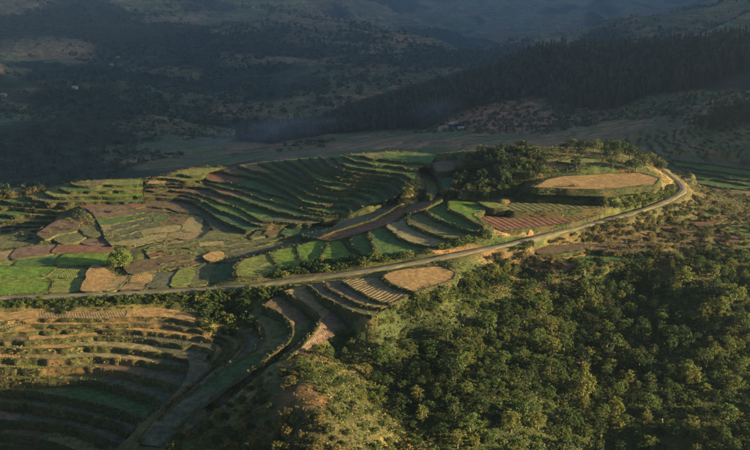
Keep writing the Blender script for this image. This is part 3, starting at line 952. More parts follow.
# the road bed
rq = catmull(ROADPX, 420)
rx, ry = at_z(rq[:, 0], rq[:, 1], rq[:, 2]); rz = rq[:, 2].copy()
rp = np.stack([rx, ry], 1)
for _ in range(6):
    rp[1:-1] = 0.25 * rp[:-2] + 0.5 * rp[1:-1] + 0.25 * rp[2:]
tg = np.gradient(rp, axis=0); tg /= np.linalg.norm(tg, axis=1)[:, None]
nr = np.stack([tg[:, 1], -tg[:, 0]], 1)
offs = [-2.0, -1.5, -1.15, -.8, -.35, 0, .35, .8, 1.15, 1.5, 2.0]
hts = [-.9, -.12, .02, .0, .05, .12, .05, .0, .02, -.12, -.9]
V = []
for o, h in zip(offs, hts):
    e = 0.9 * (vnoise(rp[:, 0] / 2.5 + o, rp[:, 1] / 2.5, 77) - .5) * (abs(o) > 1.3)
    wd = 1 + 0.0 * rp[:, 0]
    V.append(np.column_stack([rp + nr * ((o + e) * wd)[:, None], rz + h + .35 + .1 * (fbm(rp[:, 0] + o * 3, rp[:, 1], 2.5, 2, 5) - .5)]))
    if abs(o) < 4:
        press(V[-1][:, 0], V[-1][:, 1], rz + .3)
for o in np.arange(-2.7, 2.8, .6):
    for s_ in (0, .5):
        a = rp[:-1] * (1 - s_) + rp[1:] * s_ + nr[:-1] * o
        press(a[:, 0], a[:, 1], rz[:-1] + .3)
ROADV = np.concatenate(V)
k = len(rp)
idx = np.arange(len(offs) * k).reshape(len(offs), k)
ROADF = np.stack([idx[:-1, :-1], idx[:-1, 1:], idx[1:, 1:], idx[1:, :-1]], -1).reshape(-1, 4)

cov = np.isfinite(cover_z)
near.Z = np.where(cov, cover_z - 0.4, near.Z)
# soften the ground next to a pressed patch
for _ in range(2):
    pz = np.pad(near.Z, 1, mode='edge')
    av = (pz[:-2, 1:-1] + pz[2:, 1:-1] + pz[1:-1, :-2] + pz[1:-1, 2:]) / 4
    near.Z = np.where(cov, near.Z, 0.5 * near.Z + 0.5 * av)

# ground-cover maps -----------------------------------------------------------
OLIVE = np.array((.085, .085, .028)); GREEN = np.array((.05, .07, .02)); DRY = np.array((.20, .14, .055)); REDS = np.array((.20, .095, .045)); SCRUB = np.array((.035, .045, .016))


def blend(base, other, w):
    return base * (1 - w[..., None]) + other * w[..., None]


NX, NY = near.X, near.Y
ppx, ppy = project(NX, NY, near.Z)
cover = np.broadcast_to(OLIVE, NX.shape + (3,)).copy()
cover = blend(cover, GREEN, sstep(.42, .6, fbm(NX, NY, 30, 4, 31)))
cover = blend(cover, DRY, .8 * sstep(.52, .66, fbm(NX, NY, 22, 4, 33)))
cover = blend(cover, REDS, .5 * sstep(.58, .7, fbm(NX, NY, 26, 4, 35)))


def patch(px, py, rx_, ry_, c, amt=1.0):
    global cover
    q = ((ppx - px) / rx_) ** 2 + ((ppy - py) / ry_) ** 2
    w = amt * sstep(1.25, .5, q + .8 * (fbm(NX, NY, 8, 3, 41) - .5))
    cover = blend(cover, np.array(c), w)


patch(320, 425, 75, 55, (.06, .056, .022), 1.0)
patch(305, 397, 30, 14, (.12, .072, .03))
patch(230, 412, 22, 10, (.12, .12, .035))
patch(255, 440, 30, 12, (.14, .10, .035), .8)
patch(560, 380, 180, 90, SCRUB, .9)
patch(420, 360, 60, 60, SCRUB, .9)
patch(650, 310, 120, 40, SCRUB, .9)
patch(725, 345, 22, 30, (.15, .135, .035), .8)
patch(50, 225, 40, 10, (.22, .13, .06), .9)
patch(20, 235, 40, 8, (.12, .11, .05), .7)
patch(100, 330, 140, 22, (.18, .13, .045), .8)
patch(40, 350, 70, 16, (.17, .11, .035), .8)
patch(700, 215, 70, 26, (.072, .066, .029), .9)
patch(640, 238, 80, 14, (.085, .062, .03), .9)
patch(520, 232, 28, 5, (.30, .17, .08), .9)
patch(520, 258, 40, 12, (.15, .09, .05), .7)
patch(455, 250, 40, 5, (.26, .15, .075), .8)
patch(260, 160, 90, 3.2, (.32, .20, .08), .9)
patch(370, 155, 60, 2.5, (.22, .17, .07), .9)
patch(490, 165, 50, 40, SCRUB, .7)


# small stepped plots on the valley side behind the crest and the knoll
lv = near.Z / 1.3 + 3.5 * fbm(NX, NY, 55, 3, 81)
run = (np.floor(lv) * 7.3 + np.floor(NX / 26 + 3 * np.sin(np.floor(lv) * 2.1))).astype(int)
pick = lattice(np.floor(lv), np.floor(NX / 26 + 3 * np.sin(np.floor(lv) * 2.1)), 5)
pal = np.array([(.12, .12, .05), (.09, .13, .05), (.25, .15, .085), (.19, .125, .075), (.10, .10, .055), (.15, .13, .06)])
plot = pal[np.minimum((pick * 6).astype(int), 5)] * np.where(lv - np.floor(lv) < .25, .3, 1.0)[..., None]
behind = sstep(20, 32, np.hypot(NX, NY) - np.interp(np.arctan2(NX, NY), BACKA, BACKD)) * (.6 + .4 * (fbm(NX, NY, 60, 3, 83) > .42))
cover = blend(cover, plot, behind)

PX, PY = project(mid.X, mid.Y, mid.Z)
mc = np.broadcast_to(np.array((.11, .11, .05)), mid.X.shape + (3,)).copy()
mc = blend(mc, np.array((.27, .155, .09)), sstep(.45, .62, fbm(mid.X, mid.Y, 120, 4, 51)) * .85)
mc = blend(mc, np.array((.08, .11, .045)), sstep(.5, .62, fbm(mid.X, mid.Y, 90, 4, 53)))
lm = mid.Z / 2.4 + 4 * fbm(mid.X, mid.Y, 110, 3, 81)
pk = lattice(np.floor(lm), np.floor(mid.X / 48 + 3 * np.sin(np.floor(lm) * 2.1)), 6)
mc = blend(mc, pal[np.minimum((pk * 6).astype(int), 5)], .75 * sstep(.38, .5, fbm(mid.X, mid.Y, 140, 4, 87)))
RIDGE_WOOD = [(235, 140), (300, 120), (360, 100), (420, 82), (500, 60), (560, 50), (640, 47), (700, 43), (800, 30), (800, 92), (700, 90), (650, 96), (610, 110), (575, 108), (540, 98), (500, 101), (455, 116), (425, 130), (390, 130), (330, 134), (270, 144)]
mc = blend(mc, np.array((.022, .034, .016)), sstep(.5, .6, fbm(mid.X, mid.Y, 150, 5, 55)) * (PX < 330))
mc = blend(mc, np.array((.018, .026, .013)), inside(RIDGE_WOOD, PX, PY).astype(float))
q = ((PX - 500) / 60) ** 2 + ((PY - 120) / 14) ** 2
mc = blend(mc, np.array((.28, .15, .085)), .9 * sstep(1.3, .4, q + 1.2 * (fbm(mid.X, mid.Y, 60, 4, 57) - .5)))
fc = np.broadcast_to(np.array((.13, .115, .06)), far.X.shape + (3,)).copy()
fc = blend(fc, np.array((.32, .19, .10)), sstep(.46, .62, fbm(far.X, far.Y, 180, 5, 61)) * .9)
fc = blend(fc, np.array((.15, .16, .06)), sstep(.5, .62, fbm(far.X, far.Y, 130, 4, 63)) * .8)
lf = far.Z / 7 + 4 * fbm(far.X, far.Y, 220, 3, 81)
pk = lattice(np.floor(lf), np.floor(far.X / 90 + 3 * np.sin(np.floor(lf) * 2.1)), 8)
fc = blend(fc, pal[np.minimum((pk * 6).astype(int), 5)] * 1.15, .75 * sstep(.36, .5, fbm(far.X, far.Y, 260, 4, 87)))
fc = blend(fc, np.array((.022, .034, .018)), .9 * sstep(.54, .61, fbm(far.X, far.Y, 300, 6, 65)))

# far sheet dips under the finer sheets
dip = (near.has(far.X, far.Y) & (far.Y < 590)) | (mid.has(far.X, far.Y) & (far.X > -880) & (far.X < 980) & (far.Y < 1485))
far.Z = np.where(dip, far.Z - 40, far.Z)
mid.Z[0] -= 1.5

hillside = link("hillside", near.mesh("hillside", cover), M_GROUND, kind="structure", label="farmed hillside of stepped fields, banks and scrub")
valley = link("valley_slopes", mid.mesh("valley_slopes", mc), M_MID, kind="structure", label="shaded valley floor and wooded ridge behind the terraces")
hills = link("distant_hills", far.mesh("distant_hills", fc), M_FAR, kind="structure", label="hazy brown and green hills beyond the valley")

ROWS = ('/-25/0.42/0.13', '/40/0.38/0.10', '/80/0.46/0.13', '')
for q_, (me, kd, bm, dry) in enumerate(FIELDS):
    if '/' not in kd: kd += ROWS[(q_ * 7) % 4]
    fo = link("terrace_field", me, fmat(kd), hillside)
    link("terrace_bank", bm, (M_BANK, M_BANKDRY, M_BUND)[dry], fo)


def road_material():
    t = NT("packed_dirt")
    p = t.coords()
    at = t.n("ShaderNodeAttribute", attribute_name="cover")
    n1 = t.noise(p, .25, 5, .6); n2 = t.noise(p, 1.3, 5, .7)
    c = t.mix(.8, at.outputs[0], t.ramp(n1, [(.35, (.75, .75, .72)), (.65, (1.25, 1.22, 1.2))]), 'MULTIPLY')
    c = t.mix(t.ramp(n2, [(.5, (0, 0, 0)), (.7, (.75, .75, .75))]), c, (.11, .10, .05))
    return t.diffuse(c, n2, .6, .12)


road_me = fast_mesh("dirt_road", ROADV, ROADF, True)
tr_ = np.array([(.07, .075, .03), (.10, .095, .045), (.145, .125, .08), (.20, .165, .11), (.16, .135, .088), (.11, .105, .055), (.16, .135, .088), (.20, .165, .11), (.145, .125, .08), (.10, .095, .045), (.07, .075, .03)])
ca = road_me.color_attributes.new("cover", 'FLOAT_COLOR', 'POINT')
ca.data.foreach_set("color", np.column_stack([np.repeat(tr_, len(rp), axis=0), np.ones(len(ROADV))]).astype(np.float32).ravel())
link("dirt_road", road_me, road_material(), kind="structure", label="pale dirt road winding along the hillside")

# ------------------------------------------------------------------ plants


def unit(n_):
    v = rng.normal(size=(n_, 3))
    return v / np.linalg.norm(v, axis=1)[:, None]


def leaves(cent, out, size):
    """one small four-sided leaf spray per centre, facing roughly along out"""
    k = len(cent)
    nrm = out * 0.9 + unit(k) * 0.8
    nrm /= np.linalg.norm(nrm, axis=1)[:, None]
    a = np.cross(nrm, unit(k)); a /= np.linalg.norm(a, axis=1)[:, None] + 1e-9
    b = np.cross(nrm, a)
    s = (size * rng.uniform(.6, 1.4, k))[:, None]
    w = s * rng.uniform(.45, .8, k)[:, None]
    v = np.stack([cent - a * s, cent + b * w - nrm * s * .15, cent + a * s, cent - b * w - nrm * s * .15], 1).reshape(-1, 3)
    return v, np.arange(4 * k).reshape(k, 4)


def tube(path, radii, sides=6):
    V, Fc = [], []
    path = [Vector(p) for p in path]
    for i, (p, r) in enumerate(zip(path, radii)):
        d = (path[min(i + 1, len(path) - 1)] - path[max(i - 1, 0)]).normalized()
        a = d.cross(Vector((.31, .95, .1))).normalized(); b = d.cross(a)
        for k in range(sides):
            t = 2 * math.pi * k / sides
            V.append(tuple(p + a * (r * math.cos(t)) + b * (r * math.sin(t))))
    for i in range(len(path) - 1):
        for k in range(sides):
            Fc.append((i * sides + k, i * sides + (k + 1) % sides, (i + 1) * sides + (k + 1) % sides, (i + 1) * sides + k))
    return V, Fc


def tubes_mesh(name, tubes, mat):
    V, Fc = [], []
    for v, f in tubes:
        o = len(V); V += v; Fc += [tuple(i + o for i in q) for q in f]
    me = fast_mesh(name, np.array(V), np.array(Fc), True)
    me.materials.append(mat)
    return me


def make_tree(style, sd, mat):
    """unit tree: crown radius about 1, foot at the origin; returns trunk mesh, crown mesh"""
    r_ = random.Random(sd)
    if style == 'tree':
        cz_, rz_, ncl, per, ls, low = 1.25, .95, 70, 38, .056, -.75
    elif style == 'shrub':
        cz_, rz_, ncl, per, ls, low = .45, .75, 46, 32, .066, -.5
    elif style == 'dome':
        cz_, rz_, ncl, per, ls, low = .62, .8, 150, 30, .05, -.6
    elif style == 'tall':
        cz_, rz_, ncl, per, ls, low = 2.2, 1.75, 76, 34, .066, -.9
    elif style == 'pine':
        cz_, rz_, ncl, per, ls, low = 3.0, 2.7, 30, 14, .19, -1
    tubes = []
    cl = []
    lobes = [(r_.uniform(0, 6.28), r_.uniform(.15, .42), r_.uniform(-.3, .45)) for _ in range(4)]
    for i in range(ncl):
        if style == 'pine':
            t = (i + .5) / ncl
            a = i * 2.4 + r_.uniform(-.5, .5)
            rr = (1 - t) ** .75 * r_.uniform(.5, .95) + .05
            cl.append((math.cos(a) * rr, math.sin(a) * rr, .7 + 4.8 * t + r_.uniform(-.15, .15), .34 * (1 - .55 * t)))
            continue
        while True:
            v = Vector((r_.gauss(0, 1), r_.gauss(0, 1), r_.gauss(0, 1))).normalized()
            if v.z > low: break
        rad = r_.uniform(.45, 1.0) ** .6
        lb = lobes[i % 4]
        c = Vector((v.x * rad * .8 + math.cos(lb[0]) * lb[1], v.y * rad * .8 + math.sin(lb[0]) * lb[1], cz_ + v.z * rad * rz_ * .85 + lb[2] * rz_ * .5))
        c.z = max(c.z, .12)
        cl.append((c.x, c.y, c.z, r_.uniform(.13, .30)))
    Vs, Fs, o = [], [], 0
    for (x, y, z, r0) in cl:
        d = unit(per)
        if style != 'pine':
            d[:, 2] = np.abs(d[:, 2]) * .9 - .15
        else:
            d[:, 2] = d[:, 2] * .5 - .1
        cent = np.array((x, y, z)) + d * r0 * rng.uniform(.55, 1.1, per)[:, None] * np.array((1, 1, .8))
        v, f = leaves(cent, d, np.full(per, ls))
        Vs.append(v); Fs.append(f + o); o += len(v)
    crown = fast_mesh("crown", np.concatenate(Vs), np.concatenate(Fs))
    crown.materials.append(mat)
    top = {'tree': 1.3, 'dome': .6, 'shrub': .5, 'tall': 3.2, 'pine': 5.3}[style]
    tr = {'tree': .085, 'dome': .07, 'shrub': .04, 'tall': .11, 'pine': .10}[style]
    if style == 'shrub':
        for k in range(5):
            a = k * 1.26 + r_.uniform(-.3, .3)
            tubes.append(tube([(0.05 * math.cos(a), .05 * math.sin(a), -.25), (.25 * math.cos(a), .25 * math.sin(a), .3), (.5 * math.cos(a), .5 * math.sin(a), .75)], [.045, .035, .015], 5))
    else:
        b1, b2 = r_.uniform(-.1, .1), r_.uniform(-.1, .1)
        tubes.append(tube([(0, 0, -.3), (b1 * .4, b2 * .4, top * .35), (b1, b2, top * .7), (b1 * .6, b2 * 1.3, top)], [tr * 1.3, tr, tr * .7, tr * .25]))
        if style != 'pine':
            for k in range(6):
                c = cl[(k * 5) % ncl]
                h = top * r_.uniform(.35, .7)
                tubes.append(tube([(b1 * .6, b2 * .6, h), (c[0] * .5, c[1] * .5, h * .5 + c[2] * .5), (c[0], c[1], c[2])], [tr * .5, tr * .33, tr * .12], 5))
    return tubes_mesh("trunk", tubes, M_BARK), crown


LIB = {
    'tree': [make_tree('tree', 100 + i, M_LEAF) for i in range(8)],
    'shrub': [make_tree('shrub', 200 + i, M_SHRUB) for i in range(7)],
    'slim': [make_tree('tall', 330 + i, M_LEAF) for i in range(5)],
    'tall': [make_tree('tall', 300 + i, M_DARK) for i in range(6)],
    'dshrub': [make_tree('shrub', 260 + i, M_DARK) for i in range(3)],
    'wshrub': [make_tree('shrub', 240 + i, M_LEAF) for i in range(5)],
    'dome': [make_tree('dome', 290, M_BRIGHT)],
    'knoll': [make_tree('tree', 350 + i, M_DARK) for i in range(5)],
    'bright': [make_tree('shrub', 400 + i, M_BRIGHT) for i in range(2)],
    'pine': [make_tree('pine', 500 + i, M_PINE) for i in range(6)],
}


def plant(name, kind, x, y, r, label, cat, group, hs=1.0, sink=.15, stem="trunk"):
    z = float(ground(x, y)) - sink
    t, c = random.choice(LIB[kind])
    e = bpy.data.objects.new(name, None)
    col.objects.link(e)
    e.empty_display_size = .5
    e.location = (x, y, z)
    e.rotation_euler = (random.uniform(-.06, .06), random.uniform(-.06, .06), random.uniform(0, 6.28))
    e.scale = (r * random.uniform(.88, 1.12), r * random.uniform(.88, 1.12), r * hs * random.uniform(.85, 1.2))
    e["label"] = label; e["category"] = cat
    if group: e["group"] = group
    for nm, me in ((stem, t), ("crown", c)):
        o = bpy.data.objects.new(nm, me)
        col.objects.link(o); o.parent = e
    return e


def visible(x, y, z):
    """is the point in sight over the bare ground"""
    x = np.asarray(x, float); y = np.asarray(y, float); z = np.asarray(z, float)
    ok = np.ones(x.shape, bool)
    for t in np.linspace(.25, .985, 90):
        ok &= ground(x * t, y * t) < CAM_H + (z - CAM_H) * t + .3
    return ok


def scatter(poly, spacing, count=100000, tries=6000, box=None, height=2.0, avoid=None, need_view=True):
    """random spots on the ground whose picture falls into a traced outline, kept apart by spacing"""
    p = np.array(poly, float)
    if box is None:
        h = hit(p[:, 0], p[:, 1])
        box = (h[:, 0].min() - 5, h[:, 0].max() + 5, h[:, 1].min() - 5, h[:, 1].max() + 12)
    x = rng.uniform(box[0], box[1], tries); y = rng.uniform(box[2], box[3], tries)
    z = ground(x, y)
    a, b = project(x, y, z)
    ok = inside(poly, a, b)
    x, y, z = x[ok], y[ok], z[ok]
    if need_view:
        ok = visible(x, y, z + height)
        x, y = x[ok], y[ok]
    sp = np.asarray(spacing if np.ndim(spacing) else np.full(1, spacing))
    cell = {}; out = []
    s = float(sp[0])
    for X, Y in zip(x, y):
        k = (int(X // s), int(Y // s))
        if any((X - u) ** 2 + (Y - v) ** 2 < s * s for i in (-1, 0, 1) for j in (-1, 0, 1) for u, v in cell.get((k[0] + i, k[1] + j), ())):
            continue
        if avoid is not None and avoid(X, Y): continue
        cell.setdefault(k, []).append((X, Y)); out.append((X, Y))
        if len(out) >= count: break
    return out


def scatter_seen(poly, spacing, count):
    """spots sampled over the traced outline itself, for steep banks"""
    p = np.array(poly, float)
    a = rng.uniform(p[:, 0].min(), p[:, 0].max(), count * 14); b = rng.uniform(p[:, 1].min(), p[:, 1].max(), count * 14)
    ok = inside(poly, a, b)
    h = hit(a[ok], b[ok])
    out = []
    for X, Y in h:
        if all((X - u) ** 2 + (Y - v) ** 2 > spacing * spacing for u, v in out):
            out.append((float(X), float(Y)))
            if len(out) >= count: break
    return out


def on_field(X, Y):
    i = int(round((X - near.x0) / near.st)); j = int(round((Y - near.y0) / near.st))
    return bool(0 <= i < near.nx and 0 <= j < near.ny and cov[j, i])


def free_of_fields(X, Y):
    return on_field(X, Y)


EDGE = at_z(np.array([325., 335, 345, 360, 375, 390, 405, 420, 440, 455, 325, 335, 342, 348, 352]), np.array([345., 332, 322, 318, 314, 307, 300, 294, 288, 281, 370, 385, 400, 420, 440]), np.array([-2., -1, 1, 1, 1, 2, 3, 4, 4, 4, 0, 0, 0, 0, 0]))
WOOD = [(314, 356), (330, 340), (350, 333), (378, 324), (398, 311), (420, 299), (455, 287), (482, 275), (505, 272), (525, 278), (600, 276), (650, 268), (690, 262), (705, 255), (775, 268), (800, 300), (800, 480), (345, 480), (352, 445), (335, 415), (318, 392), (296, 372)]
MARKS = [(415, 300, "just below the oval stubble field"), (345, 335, "at the foot of the brown strip fields"), (320, 375, "beside the dry grassy knoll"), (500, 285, "just below the road where it climbs"),
         (590, 275, "just below the brown shelves"), (690, 262, "below the red fields past the bend"), (610, 335, "in the dark fold of the wood"), (725, 335, "on the open spur of the wood"),
         (450, 350, "on the sunny middle slope"), (520, 395, "on the slope under the dark fold"), (400, 420, "on the low slope by the dry knoll"), (640, 420, "deep in the bottom of the wood"), (740, 420, "on the low slope under the open spur"), (500, 450, "at the bottom of the sunny slope")]


def near_mark(x, y, marks):
    a, b = project(x, y, float(ground(x, y)))
    return min(marks, key=lambda m: (m[0] - a) ** 2 + (1.6 * (m[1] - b)) ** 2)[2]


def size_word(r, lo, hi):
    t = (r - lo) / (hi - lo)
    return "small" if t < .33 else "mid-sized" if t < .7 else "large"


spots = scatter(WOOD, 3.15, tries=60000, avoid=on_field)
random.shuffle(spots)
spots.sort(key=lambda q: q[1] > 330)
for i, (x, y) in enumerate(spots[:895]):
    edge = min(math.hypot(x - u, y - v) for u, v in zip(EDGE[0], EDGE[1]))
    low = .6 if edge < 14 else 1.0
    pl_ = near_mark(x, y, MARKS)
    k_ = i % 3
    if k_ == 0:
        r = (1.3 + 1.8 * random.random() ** 1.6) * low * (1.35 if random.random() < .08 and low == 1 else 1)
        plant("broadleaf_tree", 'tree', x, y, r, size_word(r, 1.5, 3) + " leafy broadleaf tree " + pl_, "tree", "broadleaf trees of the wood " + pl_, hs=random.uniform(.85, 1.15), sink=.6)
    elif k_ == 1:
        r = random.uniform(.9, 2.1) * low
        plant("wood_shrub", 'wshrub', x, y, r, size_word(r, 1.1, 2.2) + " rounded shrub " + pl_, "shrub", "shrubs of the wood " + pl_, stem="stems", hs=1.2)
    else:
        r = random.uniform(1.0, 2.0) * low
        plant("slender_tree", 'slim', x, y, r, size_word(r, 1.3, 2.3) + " slender upright tree " + pl_, "tree", "slender trees of the wood " + pl_, hs=random.uniform(.65, .85), sink=.6)
print("wood", len(spots))

# the lone round bush on the green plain
h = hit([121], [267])[0]
plant("round_bush", 'dome', h[0], h[1], 5.0, "large round yellow-green bush standing alone beside the bright green fields", "bush", None, hs=.8, stem="stems")


def strip_px(line, half):
    a = np.array(line, float)
    return [tuple(p) for p in np.vstack([a + (0, -half), a[::-1] + (0, half)])]


HEDGES = [
    ("hedge_shrub", 'wshrub', [(520, 195), (534, 190.5), (570, 192), (602, 192), (606, 200), (560, 200.5), (520, 200.5)], 1.4, 75, (.8, 1.5), "leafy shrub in the dark hedge between the golden field and the striped field", "shrubs of the hedge under the golden field"),
    ("edge_bush", 'wshrub', [(418, 299), (455, 283), (478, 271), (505, 258), (522, 266), (505, 281), (470, 294), (440, 308), (405, 320), (380, 324), (392, 310)], 2.4, 110, (.7, 1.7), "bush on the grassy slope between the oval field and the wood", "bushes between the oval field and the wood"),
    ("bowl_shrub", 'dshrub', [(394, 199), (404, 188), (414, 181), (424, 188), (430, 197), (414, 204), (402, 205)], 1.8, 40, (.8, 1.5), "dark shrub in the corner of the bowl under the knoll", "dark shrubs in the corner of the bowl"),
    ("boundary_shrub", 'dshrub', [(141.5, 182), (145.5, 182), (146, 206), (142, 206)], 1.6, 22, (.6, 1.1), "dark shrub in the short hedge dividing the crest fields", "shrubs of the short hedge on the crest"),
    ("roadside_shrub", 'wshrub', strip_px([(-20, 306), (60, 304), (120, 302), (180, 299), (235, 297), (285, 292)], 3.5), 1.5, 150, (.7, 1.6), "shrub on the bank just below the road, above the dry terraces", "shrubs on the bank below the road"),
    ("thicket_shrub", 'wshrub', [(196, 297), (240, 293), (288, 290), (282, 296), (245, 304), (215, 314), (196, 308)], 1.8, 70, (1.0, 2.2), "dark shrub in the thicket between the road and the green crescent field", "shrubs of the thicket above the crescent field"),
    ("roadside_bush", 'wshrub', [(268, 276), (300, 266), (330, 264), (365, 260), (390, 259), (420, 255), (455, 243), (480, 236), (490, 232), (492, 238), (450, 249), (415, 256), (385, 263), (340, 270), (300, 275), (275, 279)], 1.6, 100, (1.0, 2.1), "leafy bush in the hedge above the road, below the green steps", "bushes of the hedge above the road"),
    ("bank_shrub", 'wshrub', [(512, 201), (535, 195), (575, 197), (600, 198), (632, 195), (660, 190), (676, 187), (672, 196), (645, 206), (610, 210), (600, 203), (545, 201)], 1.2, 200, (.9, 1.9), "green shrub on the steep bank under the golden field", "shrubs on the bank under the golden field"),
    ("verge_shrub", 'shrub', [(480, 262), (520, 247), (560, 238), (610, 225), (650, 214), (680, 203), (700, 196), (690, 215), (650, 232), (600, 243), (540, 245), (500, 258)], 1.8, 140, (.6, 1.6), "dark scrub bush on the slope falling from the road's outer edge", "scrub below the road's outer edge"),
    ("slope_shrub", 'shrub', [(640, 240), (690, 205), (700, 186), (770, 200), (770, 265), (700, 258), (660, 262), (600, 258), (610, 248)], 3.0, 210, (.7, 1.8), "shrub among the red fields past the road bend", "shrubs among the red fields"),
    ("shelf_bush", 'shrub', [(500, 262), (535, 256), (560, 258), (600, 252), (690, 248), (700, 262), (620, 274), (525, 277), (490, 278)], 3.0, 70, (1.0, 2.0), "leafy bush between the brown shelves above the wood", "bushes between the brown shelves"),
    ("clearing_bush", 'shrub', [(190, 425), (215, 398), (240, 385), (275, 372), (300, 376), (296, 388), (270, 398), (275, 412), (330, 414), (345, 440), (345, 475), (150, 475)], 2.8, 130, (.8, 1.8), "olive bush on the dry grassy knoll beside the hollow", "bushes on the dry grassy knoll"),
    ("hollow_bush", 'wshrub', [(200, 314), (215, 306), (240, 302), (250, 312), (256, 324), (252, 338), (236, 336), (218, 336), (206, 330)], 2.6, 45, (1.1, 2.3), "dark bush inside the curve of the crescent field", "dark bushes inside the crescent"),
    ("gully_shrub", 'dshrub', [(61, 304), (65.5, 304), (64, 315), (59, 330), (53, 347), (48, 347), (53, 330), (58, 315)], 1.5, 55, (.6, 1.15), "dark shrub lining the narrow gully that cuts the dry terraces", "shrubs along the gully"),
    ("crest_shrub", 'shrub', [(-20, 201), (0, 196), (28, 192), (45, 187), (42, 192), (28, 196), (0, 201)], 3.0, 25, (1.6, 3.0), "dim shrub on the crest at the low end of the ridge", "shrubs at the low end of the crest"),
    ("field_shrub", 'shrub', [(40, 225), (75, 216), (85, 225), (60, 236), (20, 243), (0, 240), (0, 232)], 3.0, 30, (.6, 1.3), "weedy bush on the rough red ground between the fields", "small bushes on the rough red ground"),
    ("dry_shrub", 'shrub', [(0, 340), (50, 338), (100, 346), (170, 352), (170, 362), (60, 372), (0, 380)], 3.2, 60, (.5, 1.1), "tawny bush on the dry terraces of the hollow", "bushes on the dry terraces"),
]
for nm, kd, poly, sp, cnt, (r0, r1), lb, gr in HEDGES:
    for x, y in scatter_seen(poly, sp * .55, cnt):
        r = random.uniform(r0, r1)
        plant(nm, kd, x, y, r, size_word(r, r0, r1) + " " + lb, "shrub" if "shrub" in nm else "bush", gr, hs=random.uniform(.9, 1.3), stem="stems")

KN = [(452, 199), (458, 176), (470, 160), (500, 152), (530, 152), (545, 158), (543, 176), (530, 184), (512, 196), (490, 199)]
GM = [(470, 165, "on the shaded edge of the knoll grove above the bowl"), (500, 155, "in the middle of the knoll grove"), (530, 165, "on the sunlit edge of the knoll grove by the golden field"), (500, 190, "at the foot of the knoll grove above the stepped fields")]
for i, (x, y) in enumerate(scatter(KN, 3.0, 150, tries=30000, avoid=None, height=6)):
    w_ = near_mark(x, y, GM)
    if i % 5 < 3:
        r = random.uniform(1.9, 3.0)
        plant("knoll_tree", 'knoll', x, y, r, size_word(r, 1.9, 3) + " rounded dark tree " + w_, "tree", "rounded trees of the knoll grove, " + w_, hs=random.uniform(.85, 1.15), sink=.8)
    else:
        r = random.uniform(1.6, 2.3)
        plant("tall_tree", 'tall', x, y, r, size_word(r, 1.6, 2.3) + " tall dark tree " + w_, "tree", "tall trees of the knoll grove, " + w_, hs=random.uniform(.6, .85), sink=1.5)
KT = [(545, 160), (560, 150), (620, 150), (650, 158), (668, 172), (650, 172), (600, 171), (560, 174), (545, 176)]
for x, y in scatter(KT, 3.2, 130, tries=40000, avoid=on_field, height=5):
    r = random.uniform(1.5, 2.9)
    plant("hilltop_tree", 'knoll', x, y, r, size_word(r, 1.5, 2.6) + " spreading tree on the sunlit top of the knoll behind the golden field", "tree", "trees on the sunlit knoll top")
for px, py, r, lb in [(327, 272, 2.6, "yellowish bush beside the road, brightest in the hedge"), (574, 194, 3.2, "dark bush breaking the near edge of the golden field")]:
    h = hit([px], [py])[0]
    plant("single_bush", 'bright' if px < 400 else 'shrub', h[0], h[1], r, lb, "bush", None, stem="stems")

# the back of the crest
BACK = [(140, 178), (170, 160), (215, 152), (250, 150), (290, 152), (250, 158), (220, 164), (180, 170), (150, 178)]
xs = rng.uniform(-190, -40, 3000); ys = rng.uniform(430, 600, 3000)
zs = ground(xs, ys); a, b = project(xs, ys, zs + 2)
ok = inside(BACK, a, b) & visible(xs, ys, zs + 3)
for x, y in list(zip(xs[ok], ys[ok]))[:60]:
    plant("valley_shrub", 'shrub', float(x), float(y), random.uniform(1.2, 2.6), "shadowed shrub on the slope behind the sunlit crest", "shrub", "shrubs behind the crest", stem="stems")

# wooded ridge: conifers
xs = rng.uniform(-200, 620, 30000); ys = rng.uniform(760, 1180, 30000)
zs = ground(xs, ys)
a, b = project(xs, ys, zs)
ok = inside(RIDGE_WOOD, a, b)
ok[ok] &= visible(xs[ok], ys[ok], zs[ok] + 9)
xs, ys, zs = xs[ok], ys[ok], zs[ok]
keep = np.zeros(len(xs), bool); cell = {}
for i in range(len(xs)):
    k = (int(xs[i] // 5), int(ys[i] // 5))
    if k in cell: continue
    cell[k] = 1; keep[i] = True
xs, ys, zs = xs[keep], ys[keep], zs[keep]
order = np.argsort(np.hypot(xs, ys))
PM = [(440, 125, "on the wood's edge just behind the farmhouses"), (500, 105, "on the wood's edge above the red fields"), (580, 110, "on the low tongue of the wooded ridge behind the knoll"), (660, 95, "on the wood's edge above the dim terraces"), (740, 88, "on the wood's edge above the dark valley clump"), (380, 130, "on the smoky wood's edge beyond the bowl"), (300, 135, "at the low end of the wooded ridge")]
for i in order[:290]:
    r = random.uniform(1.8, 2.7)
    w_ = near_mark(float(xs[i]), float(ys[i]), PM)
    plant("pine_tree", 'pine', float(xs[i]), float(ys[i]), r, size_word(r, 1.8, 2.7) + " dark conifer " + w_, "tree", "conifers " + w_, hs=random.uniform(.9, 1.25))
rest = order[290:]


